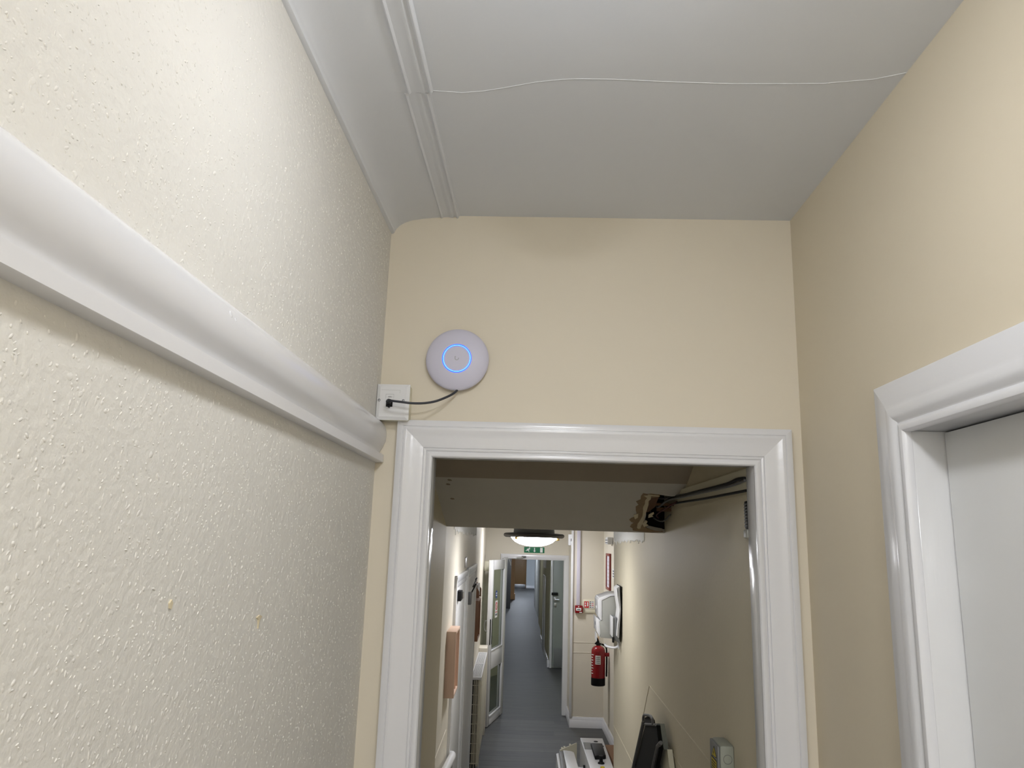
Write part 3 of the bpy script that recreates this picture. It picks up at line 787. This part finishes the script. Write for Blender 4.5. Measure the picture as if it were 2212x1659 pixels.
# ================================================================== THINGS in the passage
tk = thing('cable_trunking', 'white box trunking along the top of the right passage wall', 'trunking', (0.55, 2.5, 1.83))
part('trunk_body', MB().prism([(1.960,1.850),(2.985,1.868),(2.945,1.888),(1.960,1.879)], 'x', 0.549, 0.561), M_cplastic, tk)
part('lower_ledge', MB().prism([(1.960,1.823),(2.978,1.842),(2.970,1.862),(1.960,1.849)], 'x', 0.5535, 0.561), M_cplastic, tk)
part('wall_batten', MB().prism([(1.960,1.808),(2.965,1.818),(2.965,1.8225),(1.960,1.8125)], 'x', 0.557, 0.561), M_pass, tk)
cb = thing('cable_bundle', 'loose dark cables drooping from the trunking into the broken hole', 'cable', (0.54, 2.5, 1.83))
def run(pts, r, m=M_black): part('lead', MB().tube(smooth_path(pts, 4), r, 7), m, cb)
run([(0.545,1.965,1.853),(0.545,2.05,1.856),(0.544,2.15,1.852),(0.544,2.46,1.856),(0.544,2.75,1.860),(0.536,2.95,1.862),(0.52,3.03,1.850),(0.505,3.12,1.84),(0.49,3.20,1.86)], 0.005)
run([(0.546,1.965,1.848),(0.545,2.15,1.845),(0.543,2.75,1.854),(0.52,2.98,1.852),(0.50,3.10,1.83),(0.49,3.16,1.85)], 0.004, M_dgrey)
run([(0.5505,1.965,1.8215),(0.5505,2.46,1.829),(0.5505,3.0,1.841),(0.54,3.08,1.83),(0.525,3.16,1.85)], 0.004)
run([(0.545,2.80,1.862),(0.535,2.96,1.868),(0.52,3.02,1.862),(0.50,3.07,1.865),(0.48,3.11,1.88)], 0.004, M_dgrey)
run([(0.55,3.10,1.80),(0.53,3.17,1.775),(0.50,3.22,1.79),(0.485,3.25,1.83)], 0.0035, M_dgrey)
run([(0.55,2.95,1.845),(0.52,3.05,1.822),(0.50,3.14,1.80),(0.52,3.22,1.79)], 0.003, M_darkred)

bu = thing('torch_holder', 'black ribbed wall unit with a grey foot beside the right door jamb', 'torch', (0.555, 1.98, 1.70))
part('body', MB().box(0.549, 0.561, 1.966, 1.994, 1.722, 1.795, 0.003), M_black, bu)
for i in range(8):
    part('rib', MB().box(0.5475, 0.5495, 1.968, 1.992, 1.728+i*0.008, 1.732+i*0.008, 0.0006), M_dgrey, bu)
part('foot', MB().box(0.5455, 0.561, 1.962, 1.998, 1.698, 1.721, 0.004), M_lgrey, bu)

jb = thing('junction_box', 'grey wall isolator box with yellow hazard stickers on the right passage wall', 'junction box', (0.54, 2.27, 0.93))
part('body', MB().box(0.520, 0.560, 2.215, 2.315, 0.93, 1.135, 0.007), M_ggrey, jb)
part('lid', MB().box(0.514, 0.521, 2.218, 2.312, 0.933, 1.132, 0.003), M_grey, jb)
part('knockout', MB().lathe([(0.0112,0),(0.0112,0.0006),(0.0122,0.0006),(0.0122,0)], (0.541, 2.215, 1.100), 'y', 28), M_dgrey, jb)
part('knockout', MB().lathe([(0.0112,0),(0.0112,0.0006),(0.0122,0.0006),(0.0122,0)], (0.541, 2.215, 1.062), 'y', 28), M_dgrey, jb)
def xs(pts, a, b): return MB().prism(pts, 'x', a, b)
k = part('hazard_triangle', xs([(2.257,1.124),(2.286,1.0935),(2.229,1.0985)], 0.5132, 0.5142), M_inkd, jb, label='yellow warning triangle with black border')
part('triangle_fill', xs([(2.257,1.119),(2.281,1.0955),(2.234,1.0998)], 0.5126, 0.5134), M_yellow, k)
part('flash_mark', xs([(2.258,1.114),(2.252,1.106),(2.256,1.106),(2.253,1.099),(2.262,1.108),(2.258,1.108)], 0.5122, 0.5128), M_inkd, k)
k = part('hazard_label', MB().box(0.5132, 0.5142, 2.229, 2.290, 1.060, 1.0915, 0), M_inkd, jb, label='yellow warning label with black lines')
part('label_fill', MB().box(0.5126, 0.5134, 2.232, 2.287, 1.0625, 1.089, 0), M_yellow, k)
for i in range(3):
    part('print_line', MB().box(0.5122, 0.5128, 2.238, 2.281, 1.067+i*0.007, 1.0695+i*0.007, 0), M_inkd, k)

# upper guide rail of the platform lift, sloping down the right wall
gr = thing('lift_guide_rail', 'dark sloping guide rail of the platform lift on the right passage wall', 'guide rail', (0.52, 3.5, 0.55))
X0 = 0.500
part('web', MB().prism([(3.545,0.889),(3.226,0.958),(3.18,0.90),(3.165,0.885),(3.62,0.46),(4.09,0.44),(4.09,0.475)], 'x', X0+0.004, X0+0.02), M_web, gr)
part('top_tube', MB().tube([(X0, 3.575,0.889),(X0, 3.70,0.79),(X0, 3.94,0.60),(X0, 4.2,0.39)], 0.009, 10), M_dgrey, gr)
part('end_bar', MB().tube([(X0+0.004, 3.545,0.890),(X0+0.004, 3.235,0.957)], 0.0055, 8), M_dgrey, gr)
part('end_loop', MB().tube(smooth_path([(X0,3.57,0.889),(X0,3.58,0.902),(X0,3.555,0.925),(X0,3.46,0.945),(X0,3.37,0.962),(X0,3.31,0.962),(X0,3.295,0.945)], 5), 0.006, 8), M_dgrey, gr)
part('end_cap', MB().prism([(3.56,0.893),(3.555,0.915),(3.46,0.940),(3.37,0.957),(3.32,0.955),(3.305,0.944)], 'x', X0+0.003, X0+0.012), M_void, gr)
part('bracket_plate', MB().prism([(3.55,0.8925),(3.371,0.933),(3.300,0.885),(3.263,0.852),(3.263,0.70),(3.5,0.60),(3.5,0.83)], 'x', 0.540, 0.560), M_ggrey, gr)
part('bracket_plate', MB().prism([(3.36,0.832),(3.165,0.884),(3.11,0.82),(3.11,0.70),(3.30,0.70)], 'x', 0.536, 0.556), M_cplastic, gr)
part('lower_tube', MB().tube([(X0+0.004,3.12,0.918),(X0+0.004,3.20,0.884),(X0+0.004,3.34,0.763),(X0+0.004,3.60,0.53)], 0.008, 8), M_dgrey, gr)

# platform lift parked at the foot of the steps
pf = thing('platform_lift', 'white wheelchair platform lift with a black control pod parked below the steps', 'stair lift', (0.36, 5.6, ZF))
ZT = 0.19
hou = part('housing', MB().prism([(0.372,6.19),(0.549,6.20),(0.556,5.40),(0.556,4.95),(0.402,4.95),(0.394,5.40)], 'z', ZF+0.06, ZT, 0.005), M_plastic, pf)
part('foot_skid', MB().box(0.40, 0.54, 5.0, 6.15, ZF, ZF+0.06, 0.01), M_black, pf)
pod = part('control_pod', MB().prism([(0.437,5.94),(0.524,5.94),(0.522,5.625),(0.442,5.60)], 'z', ZT, ZT+0.028, 0.006), M_black, pf)
part('hole_plug', MB().lathe([(0,0),(0.017,0),(0.015,0.003),(0,0.004)], (0.487,6.09,ZT), 'z', 24), M_black, pf)
part('hole_plug', MB().lathe([(0,0),(0.010,0),(0.009,0.003),(0,0.004)], (0.529,5.967,ZT), 'z', 20), M_black, pf)
rp_ = part('rating_plate', MB().box(0.388, 0.445, 5.865, 6.05, ZT, ZT+0.0015), M_grey, pf)
for i in range(4):
    part('print_line', MB().box(0.395, 0.437, 5.885+i*0.04, 5.900+i*0.04, ZT+0.0015, ZT+0.002), M_lgrey, rp_)
part('joystick', MB().lathe([(0,0),(0.024,0),(0.022,0.006),(0.013,0.012),(0.012,0.035),(0.017,0.042),(0.016,0.050),(0,0.052)], (0.479,5.52,ZT), 'z', 24), M_black, pf)
part('yellow_button', MB().lathe([(0,0),(0.016,0),(0.014,0.02),(0,0.022)], (0.476,5.375,ZT), 'z', 20), M_yellow, pf)
part('platform', MB().prism([(0.226,5.82),(0.287,5.80),(0.305,5.77),(0.312,5.55),(0.318,5.36),(0.318,4.95),(0.240,4.95),(0.235,5.38)], 'z', ZF+0.15, ZT, 0.004), M_plastic, pf)
part('gasket', MB().prism([(0.196,5.80),(0.225,5.82),(0.234,5.38),(0.24,4.95),(0.202,4.95),(0.199,5.38)], 'z', ZF+0.15, ZT-0.004, 0.002), M_dgrey, pf)
part('outer_skin', MB().prism([(0.174,5.75),(0.195,5.77),(0.198,5.38),(0.202,4.95),(0.186,4.95),(0.182,5.38)], 'z', ZF+0.15, ZT-0.008, 0.002), M_plastic, pf)
fl = part('ramp_flap', MB().prism([(0.335,6.04),(0.202,5.828),(0.206,5.818),(0.340,6.03)], 'z', ZF+0.25, ZT, 0.001), M_cplastic, pf)
for x, y in ((0.222,5.872),(0.240,5.900),(0.285,5.972)):
    part('flap_lug', MB().box(x-0.008, x+0.006, y-0.006, y+0.012, ZT-0.02, ZT+0.004, 0.002), M_cplastic, fl)
part('pivot_shaft', MB().tube([(0.316,5.44,ZT-0.015),(0.372,5.44,ZT-0.015)], 0.012, 12), M_steel, pf)
part('shaft_collar', MB().tube([(0.350,5.44,ZT-0.015),(0.364,5.44,ZT-0.015)], 0.022, 14), M_black, pf)
part('edge_bumper', MB().box(0.160, 0.172, 5.0, 5.5, ZF+0.15, ZT-0.04, 0.004), M_black, pf)

single('cardboard_box', MB().prism([(0.600,5.60),(0.66,5.62),(0.66,6.3),(0.58,6.3)], 'z', ZF, 0.12), M_card, 'brown cardboard box wedged between the platform lift and the wall', 'box', smooth=False)

# towel dispenser on the end of the right passage wall
td = thing('towel_dispenser', 'white paper towel dispenser at the far end of the right passage wall', 'dispenser', (0.50, 5.25, 1.06))
part('body', MB().prism([(0.440,1.062),(0.432,1.165),(0.440,1.168),(0.448,1.172),(0.447,1.300),(0.505,1.330),(0.560,1.335),(0.560,1.055)], 'y', 5.16, 5.42, 0.003), M_lgrey, td)
part('front_cover', MB().prism([(0.420,1.300),(0.430,1.318),(0.500,1.345),(0.555,1.349),(0.56,1.336),(0.505,1.331),(0.447,1.301),(0.448,1.175),(0.440,1.172),(0.424,1.20)], 'y', 5.155, 5.44, 0.002), M_plastic, td)
part('dispenser_mouth', MB().prism([(0.410,1.19),(0.448,1.165),(0.440,1.09),(0.436,1.062),(0.414,1.10)], 'y', 5.18, 5.42, 0.003), M_plastic, td)
part('front_button', MB().lathe([(0,0),(0.014,0),(0.012,0.006),(0,0.007)], (0.424,5.30,1.245), 'x', 16), M_paper, td)
part('lock_mark', MB().box(0.409, 0.413, 5.24, 5.27, 1.135, 1.155, 0.001), M_ink, td)
part('paper_tongue', MB().box(0.416, 0.420, 5.22, 5.36, 1.03, 1.08, 0), M_paper, td)

# leaflet holder with papers
lh = thing('leaflet_holder', 'grey wall holder stuffed with curling white papers beside the towel dispenser', 'leaflet holder', (0.545, 4.95, 1.05))
part('pocket', MB().prism([(0.502,1.075),(0.502,1.205),(0.508,1.212),(0.528,1.212),(0.530,1.16),(0.552,1.05)], 'y', 4.98, 5.13, 0.003), M_grey, lh)
part('pocket_lip', MB().box(0.498, 0.503, 4.97, 5.13, 1.09, 1.215, 0.002), M_plastic, lh)
part('bulldog_clip', MB().box(0.500, 0.512, 4.97, 5.0, 1.055, 1.09, 0.003), M_black, lh)
for i in range(5):
    o1 = i*0.0035
    pts = [(0.525+o1, 1.10-o1), (0.530+o1, 1.17), (0.541+o1*0.6, 1.262), (0.536+o1*0.9, 1.30), (0.527+o1*1.4, 1.35+o1), (0.522+o1*1.6, 1.40+o1)]
    rings = [[(x, y_, z), (x+0.0012, y_, z), (x+0.0012, y_+0.20, z), (x, y_+0.20, z)] for (x, z) in pts for y_ in (4.93,)]
    part('paper_sheet', MB().loft(rings), M_paper if i != 4 else M_inkd, lh)

hk = thing('grab_hook', 'white curved plastic hook on the wall under the towel dispenser', 'hook', (0.53, 5.2, 1.0))
part('hook_bar', MB().tube(smooth_path([(0.562,5.15,1.028),(0.552,5.14,1.012),(0.535,5.14,1.004),(0.510,5.15,1.003),(0.480,5.17,1.008),(0.474,5.20,1.014)], 4), 0.008, 10), M_plastic, hk)
part('wall_plate', MB().box(0.553, 0.561, 5.10, 5.19, 1.0, 1.05, 0.003), M_plastic, hk)

# ================================================================== THINGS in the lower corridor
lc = (0.130, 4.65, 1.710)
lp = thing('ceiling_lamp', 'lit opal bowl lamp with a dark rim hanging below the passage soffit', 'ceiling light', lc, L=True)
part('ceiling_drum', MB().lathe([(0,0.24),(0.11,0.24),(0.125,0.05),(0.128,0.018),(0,0.018)], lc, 'z', 40), M_dgrey, lp, L=True)
part('dark_rim', MB().lathe([(0.128,0.0),(0.135,-0.008),(0.176,-0.011),(0.186,-0.006),(0.1895,0.002),(0.187,0.010),(0.178,0.015),(0.13,0.018),(0.0,0.018),(0.0,0.012),(0.128,0.0)], lc, 'z', 56), mat('bronze_rim', (52, 48, 44), 0.4), lp, L=True)
part('opal_bowl', MB().lathe([(0.143,-0.009),(0.135,-0.021),(0.116,-0.038),(0.088,-0.051),(0.054,-0.060),(0.022,-0.0635),(0,-0.064)], lc, 'z', 56), M_lampc, lp, L=True)
for k in range(3):
    a = math.radians(15+120*k)
    part('brass_clip', MB().box(-0.008, 0.008, 0.140, 0.160, -0.025, -0.006, 0.002, M=Matrix.Translation(lc) @ Matrix.Rotation(a, 4, 'Z')), M_brass, lp, L=True)
# far corridor ceiling lamps, above the line of sight
FL = [('round opal ceiling lamp just beyond the far doorway', 12.2, 0.7), ('round opal ceiling lamp midway along the far corridor', 19.5, 0.35), ('round opal ceiling lamp by the pine frame in the far corridor', 26.0, 0.8), ('round opal ceiling lamp before the brown end door', 34.0, 3.0)]
for lab, v, f in FL:
    c = (0.35, v, 1.95)
    t = thing('ceiling_lamp', lab, 'ceiling light', c, L=True)
    part('base_ring', MB().lathe([(0,0),(0.19,0),(0.19,-0.02),(0.17,-0.03),(0,-0.03)], c, 'z', 32), M_plastic, t, L=True)
    part('opal_dome', MB().lathe([(0.165,-0.03),(0.15,-0.06),(0.1,-0.085),(0.04,-0.095),(0,-0.096)], c, 'z', 32),
         mat('lit_opal_far', (245, 250, 255), 0.4, emit=(232, 241, 255), estr=FAR_LAMP*f), t, L=True)
c = (0.22, 9.20, 1.95)
t = thing('ceiling_lamp', 'round opal ceiling lamp above the call point end of the corridor', 'ceiling light', c, L=True)
part('base_ring', MB().lathe([(0,0),(0.19,0),(0.19,-0.02),(0.17,-0.03),(0,-0.03)], c, 'z', 32), M_plastic, t, L=True)
part('opal_dome', MB().lathe([(0.165,-0.02),(0.15,-0.04),(0.1,-0.06),(0.04,-0.066),(0,-0.067)], c, 'z', 32),
     mat('lit_opal_mid', (255, 252, 245), 0.4, emit=(248, 249, 255), estr=MID_LAMP), t, L=True)

# exit sign
es = thing('exit_sign', 'green emergency exit sign with running man, arrow and door', 'sign', (0.303, VD, 1.527), L=True)
ex0, ex1, ez0, ez1 = 0.161, 0.445, 1.527, 1.607
part('panel', MB().box(ex0, ex1, VD-0.004, VD, ez0, ez1, 0.001), M_green, es, L=True)
ys0, ys1 = VD-0.0052, VD-0.004
def sg(pts): return MB().prism(pts, 'y', ys0, ys1)
cx_ = ex0+0.055; cz_ = (ez0+ez1)/2
man = sg([(cx_+0.010,cz_+0.018),(cx_-0.006,cz_+0.016),(cx_-0.022,cz_+0.004),(cx_-0.018,cz_),(cx_-0.005,cz_+0.010),(cx_-0.012,cz_-0.004),(cx_-0.034,cz_-0.010),(cx_-0.034,cz_-0.016),(cx_-0.008,cz_-0.012),(cx_+0.004,cz_-0.010),(cx_+0.010,cz_-0.030),(cx_+0.017,cz_-0.030),(cx_+0.012,cz_-0.004),(cx_+0.006,cz_+0.002),(cx_+0.012,cz_+0.008),(cx_+0.024,cz_+0.000),(cx_+0.027,cz_+0.004),(cx_+0.014,cz_+0.016)])
man.lathe([(0,0),(0.009,0),(0.009,0.0012),(0,0.0012)], (cx_+0.020, ys1, cz_+0.023), 'y', 16)
part('running_man', man, M_white, es, L=True)
ax_ = ex0+0.145
part('arrow', sg([(ax_-0.006,cz_+0.030),(ax_+0.006,cz_+0.030),(ax_+0.006,cz_-0.010),(ax_+0.018,cz_-0.010),(ax_,cz_-0.032),(ax_-0.018,cz_-0.010),(ax_-0.006,cz_-0.010)]), M_white, es, L=True)
part('door_symbol', MB().box(ex0+0.224, ex0+0.260, ys0, ys1, cz_-0.032, cz_+0.032), M_white, es, L=True)

# extinguisher
ec = (1.068, 9.3, 0.028)
fe = thing('fire_extinguisher', 'red fire extinguisher hung on the right corridor wall', 'extinguisher', ec, L=True)
er = 0.083
cyl = part('cylinder', MB().lathe([(er,0.085),(er,0.385),(er*0.97,0.402),(er*0.86,0.424),(er*0.62,0.440),(er*0.35,0.447),(0.024,0.450),(0.022,0.462),(0,0.462)], ec, 'z', 40), M_red, fe, L=True)
part('base_skirt', MB().lathe([(0,0),(er*0.96,0),(er*1.01,0.006),(er*1.01,0.088),(0,0.088)], ec, 'z', 40), M_black, fe, L=True)
part('valve', MB().lathe([(0,0.455),(0.026,0.455),(0.026,0.478),(0.016,0.484),(0.016,0.492),(0,0.494)], ec, 'z', 20), M_black, fe, L=True)
part('handle', MB().prism([(ec[0]-0.045,ec[2]+0.470),(ec[0]-0.036,ec[2]+0.462),(ec[0]+0.012,ec[2]+0.478),(ec[0]+0.010,ec[2]+0.50),(ec[0]-0.004,ec[2]+0.53),(ec[0]-0.016,ec[2]+0.548),(ec[0]-0.034,ec[2]+0.546),(ec[0]-0.022,ec[2]+0.525),(ec[0]-0.022,ec[2]+0.495)], 'y', ec[1]-0.018, ec[1]+0.018, 0.004), M_black, fe, L=True)
part('safety_tag', MB().box(ec[0]-0.004, ec[0]+0.006, ec[1]-0.010, ec[1]+0.006, ec[2]+0.51, ec[2]+0.555, 0.002), M_orange, fe, L=True)
part('gauge_loop', MB().tube(smooth_path([(ec[0]+0.014,ec[1],ec[2]+0.50),(ec[0]+0.030,ec[1],ec[2]+0.495),(ec[0]+0.036,ec[1],ec[2]+0.47),(ec[0]+0.028,ec[1],ec[2]+0.45)], 4), 0.003, 6), M_lgrey, fe, L=True)
def on_cyl(a0, a1, z0, z1, dr=0.0012, n=8):
    rings = []
    for i in range(n+1):
        a = math.radians(a0+(a1-a0)*i/n)
        c_, s_ = math.cos(a), math.sin(a)
        rings.append([(ec[0]+er*0.995*c_, ec[1]+er*0.995*s_, z0), (ec[0]+(er+dr)*c_, ec[1]+(er+dr)*s_, z0), (ec[0]+(er+dr)*c_, ec[1]+(er+dr)*s_, z1), (ec[0]+er*0.995*c_, ec[1]+er*0.995*s_, z1)])
    return MB().loft(rings)
s = part('service_label', on_cyl(-120, -76, ec[2]+0.245, ec[2]+0.345), M_paper, fe, L=True, label='white service label')
for i in range(4):
    part('print_line', on_cyl(-115, -82, ec[2]+0.258+i*0.021, ec[2]+0.266+i*0.021, 0.0018), M_ink, s, L=True)
for i, w in enumerate((20, 14, 16, 12, 16, 18, 12, 16)):
    part('white_lettering', on_cyl(-168, -168+w*1.6, ec[2]+0.345-i*0.030, ec[2]+0.353-i*0.030), M_white, fe, L=True)
part('wall_bracket', MB().box(ec[0]+er-0.004, 1.2, ec[1]-0.02, ec[1]+0.02, ec[2]+0.33, ec[2]+0.37, 0.003), M_dred, fe, L=True)
part('hose', MB().tube(smooth_path([(ec[0]+0.02,ec[1]+0.03,ec[2]+0.47),(ec[0]+0.09,ec[1]+0.02,ec[2]+0.44),(ec[0]+0.102,ec[1],ec[2]+0.36),(ec[0]+0.100,ec[1],ec[2]+0.10)], 5), 0.010, 10), M_black, fe, L=True)

# call point, panel, trunkings, release unit
cp = thing('fire_call_point', 'red break-glass call point at the foot of the white trunking', 'call point', (0.877, VP, 0.80), L=True)
part('body', MB().box(0.828, 0.925, VP-0.05, VP, 0.80, 0.893, 0.005), M_red, cp, L=True)
f = part('glass_window', MB().box(0.840, 0.905, VP-0.052, VP-0.049, 0.829, 0.862, 0.001), M_white, cp, L=True)
part('print_line', MB().box(0.852, 0.893, VP-0.0535, VP-0.052, 0.841, 0.850), M_inkd, f, L=True)
part('white_mark', MB().lathe([(0,0),(0.007,0),(0.007,0.001),(0,0.001)], (0.873, VP-0.05, 0.878), 'y', 14), M_white, cp, L=True)
part('white_mark', MB().box(0.882, 0.915, VP-0.0515, VP-0.049, 0.806, 0.815), M_white, cp, L=True)
fn = thing('fire_notice', 'cream panel with a red fire action notice beside the call point', 'notice', (1.008, VP, 0.80), L=True)
part('panel', MB().box(0.930, 1.088, VP-0.016, VP, 0.852, 0.962, 0.003), M_cplastic, fn, L=True)
part('lower_panel', MB().box(0.930, 1.088, VP-0.014, VP, 0.803, 0.851, 0.003), M_cplastic, fn, L=True)
r_ = part('red_block', MB().box(0.946, 1.008, VP-0.0172, VP-0.016, 0.866, 0.945), M_redp, fn, L=True)
part('symbol', MB().box(0.954, 0.970, VP-0.0182, VP-0.0172, 0.880, 0.905).lathe([(0,0),(0.009,0),(0.009,0.001),(0,0.001)], (0.962, VP-0.0172, 0.924), 'y', 14), M_white, r_, L=True)
part('symbol', MB().box(0.984, 0.998, VP-0.0182, VP-0.0172, 0.885, 0.935), M_white, r_, L=True)
part('white_mark', MB().box(1.014, 1.075, VP-0.0168, VP-0.016, 0.860, 0.950), M_paper, fn, L=True)
for i in range(4):
    part('dot', MB().box(1.018, 1.032, VP-0.0178, VP-0.0166, 0.868+i*0.022, 0.880+i*0.022), M_inkd, fn, L=True)
    part('print_line', MB().box(1.040, 1.068, VP-0.0178, VP-0.0166, 0.870+i*0.022, 0.877+i*0.022), M_ink if i in (0, 3) else M_redp, fn, L=True)
single('conduit', MB().box(0.846, 0.890, VP-0.025, VP, 0.893, 1.95, 0.003), M_lilac, 'white trunking dropping to the red call point', 'trunking', L=True)
single('conduit', MB().box(0.772, 0.800, VP-0.022, VP+0.02, ZF+0.126, 1.95, 0.003), M_plastic, 'white corner strip left of the call point trunking', 'trunking', L=True)
ru = thing('release_unit', 'small white and black release unit high beside the far doorway', 'switch', (0.73, VP+0.3, 1.64), L=True)
part('body', MB().box(0.735, 0.79, VP+0.02, VP+0.10, 1.648, 1.79, 0.004), M_plastic, ru, L=True)
part('black_front', MB().box(0.765, 0.782, VP+0.008, VP+0.02, 1.70, 1.735, 0.002), M_black, ru, L=True)
part('chrome_front', MB().box(0.765, 0.787, VP+0.012, VP+0.02, 1.652, 1.695, 0.003), M_steel, ru, L=True)
mh = thing('door_magnet', 'cream door holder unit on the left wall beside the glazed door', 'door holder', (-0.35, 10.3, 1.26), L=True)
part('body', MB().box(UL2, -0.315, 10.22, 10.34, 1.27, 1.40, 0.006), M_cplastic, mh, L=True)
part('magnet', MB().box(-0.315, -0.295, 10.25, 10.31, 1.30, 1.36, 0.004), M_steel, mh, L=True)

# framed notice + sticker on right corridor wall
nf = thing('framed_notice', 'lilac notice in a mahogany frame on the right corridor wall', 'frame', (1.19, 9.3, 1.13), L=True)
for (v0, v1, z0, z1) in ((9.13, 9.50, 1.13, 1.16), (9.13, 9.50, 1.535, 1.565), (9.13, 9.165, 1.16, 1.535), (9.465, 9.50, 1.16, 1.535)):
    part('frame_bar', MB().box(1.178, 1.2, v0, v1, z0, z1, 0.003), M_frame, nf, L=True)
pg = part('notice_sheet', MB().box(1.190, 1.2, 9.16, 9.47, 1.155, 1.54), M_lilac, nf, L=True)
for i in range(7):
    part('print_line', MB().box(1.189, 1.191, 9.20, 9.43, 1.19+i*0.045, 1.197+i*0.045), M_lgrey, pg, L=True)
ws = thing('wall_label', 'small grey printed label on the wall right of the framed notice', 'notice', (1.195, 8.9, 1.28), L=True)
part('sheet', MB().box(1.197, 1.2, 8.80, 9.0, 1.285, 1.395), M_paper, ws, L=True)
for i in range(3):
    part('print_line', MB().box(1.196, 1.198, 8.83, 8.97, 1.30+i*0.03, 1.315+i*0.03), M_ink, ws, L=True)
sd = thing('smoke_detector', 'white detector unit at the top of the right corridor wall', 'detector', (1.15, 9.0, 1.66), L=True)
part('body', MB().box(1.13, 1.2, 8.95, 9.15, 1.675, 1.76, 0.012), M_plastic, sd, L=True)
part('louvre', MB().box(1.125, 1.132, 8.96, 9.14, 1.69, 1.70).box(1.125, 1.132, 8.96, 9.14, 1.72, 1.73), M_ink, sd, L=True)

# oak letter boxes on the left wall
def oak_box(label, u, v0, v1, z0, z1, m, dep):
    t = thing('oak_box', label, 'box', (u+dep/2, (v0+v1)/2, z0), L=True, group='shallow oak boxes on the left corridor wall')
    w = 0.014
    part('side', MB().box(u, u+dep, v0, v0+w, z0, z1, 0.002), m, t, L=True)
    part('side', MB().box(u, u+dep, v1-w, v1, z0, z1, 0.002), m, t, L=True)
    part('top', MB().box(u, u+dep, v0+w, v1-w, z1-w, z1, 0.002), m, t, L=True)
    part('bottom', MB().box(u, u+dep, v0+w, v1-w, z0, z0+w, 0.002), m, t, L=True)
    part('back', MB().box(u, u+0.006, v0+w, v1-w, z0+w, z1-w), m, t, L=True)
    for i in range(2):
        vv = v0+(v1-v0)*(i+1)/3
        part('divider', MB().box(u+0.006, u+dep-0.006, vv-0.004, vv+0.004, z0+w, z1-w), m, t, L=True)
    return t
oak_box('light oak shallow box on the left wall nearest the steps', UL, 4.17, 4.46, 0.842, 1.182, M_oak, 0.053)
oak_box('darker brown oak box on the left wall beyond the white doors', UL2+0.022, 7.10, 7.55, 0.758, 1.122, M_oakd, 0.053)
lt = thing('letter_tray', 'wooden paper tray on the wall just above the brown oak box', 'letter tray', (UL2+0.05, 7.7, 1.12), L=True)
part('tray_back', MB().box(UL2, UL2+0.012, 7.45, 7.95, 1.10, 1.27, 0.002), M_oakd, lt, L=True)
part('tray_side', MB().prism([(UL2+0.012,1.10),(UL2+0.06,1.10),(UL2+0.06,1.18),(UL2+0.012,1.25)], 'y', 7.45, 7.47), M_oakd, lt, L=True)
part('tray_side', MB().prism([(UL2+0.012,1.10),(UL2+0.06,1.10),(UL2+0.06,1.18),(UL2+0.012,1.25)], 'y', 7.93, 7.95), M_oakd, lt, L=True)
part('paper', MB().box(UL2+0.02, UL2+0.045, 7.48, 7.92, 1.12, 1.24), M_paper, lt, L=True)

# radiator with slatted top and wire guard
rd = thing('radiator', 'cream radiator with a white slatted top and wire guard on the left wall', 'radiator', (-0.32, 8.4, ZF), L=True)
ru0, ru1, rv0, rv1, rz = UL2+0.002, -0.268, 7.62, 9.30, 0.36
part('panel', MB().box(-0.300, -0.276, rv0+0.05, rv1-0.05, ZF+0.12, rz-0.03, 0.006), M_rad, rd, L=True)
for i in range(6):
    part('fin', MB().box(-0.335+i*0.006, -0.332+i*0.006, rv0+0.05, rv1-0.06, ZF+0.14, rz-0.04), M_rad, rd, L=True)
part('rear_panel', MB().box(-0.372, -0.340, rv0+0.06, rv1-0.1, ZF+0.12, rz-0.05, 0.004), M_void, rd, L=True)
gt = part('top_grille', MB().box(ru0, ru1, rv0, rv0+0.02, rz-0.025, rz, 0.003).box(ru0, ru1, rv1-0.02, rv1, rz-0.025, rz, 0.003).box(ru0, ru0+0.010, rv0, rv1, rz-0.025, rz, 0.002).box(ru1-0.010, ru1, rv0, rv1, rz-0.025, rz, 0.002).box(ru0, ru1, 8.45, 8.475, rz-0.02, rz, 0.002), M_plastic, rd, L=True)
for i in range(9):
    u = ru0+0.016+i*0.0096
    part('slat', MB().box(u, u+0.005, rv0+0.02, rv1-0.02, rz-0.018, rz-0.002), M_plastic, gt, L=True)
for i in range(9):
    z = ZF+0.16+i*0.088
    part('guard_wire', MB().tube([(ru0+0.004, rv0+0.005, z), (ru1-0.003, rv0+0.005, z)], 0.0026, 6), M_rad, rd, L=True)
for i in range(5):
    u = ru0+0.010+i*0.024
    part('guard_wire', MB().tube([(u, rv0+0.005, ZF+0.03), (u, rv0+0.005, rz-0.025)], 0.0026, 6), M_rad, rd, L=True)
part('valve', MB().lathe([(0,0),(0.016,0),(0.02,0.03),(0.018,0.07),(0,0.075)], (-0.31, rv0+0.09, ZF+0.05), 'z', 16), M_dgrey, rd, L=True)
single('boxed_pipework', MB().box(UL2+0.001, -0.272, 9.34, 9.62, ZF, 0.40, 0.004), M_cor, 'cream boxed-in pipe casing between the radiator and the glazed door', 'casing', L=True)

# handrail end on the left wall
hr = thing('handrail', 'white plastic handrail end low on the left wall', 'handrail', (-0.31, 4.3, 0.40), L=True)
part('rail_tube', MB().tube(smooth_path([(-0.343,4.62,0.44),(-0.318,4.60,0.452),(-0.308,4.5,0.470),(-0.307,4.3,0.497),(-0.307,4.0,0.535),(-0.307,3.6,0.59)], 5), 0.021, 14), M_plastic, hr, L=True)
part('grey_sleeve', MB().box(-0.343, -0.300, 3.7, 4.45, 0.38, 0.455, 0.012), mat('mottled_grey_sleeve', (140, 140, 136), 0.7, var=0.3, vscale=60), hr, L=True)
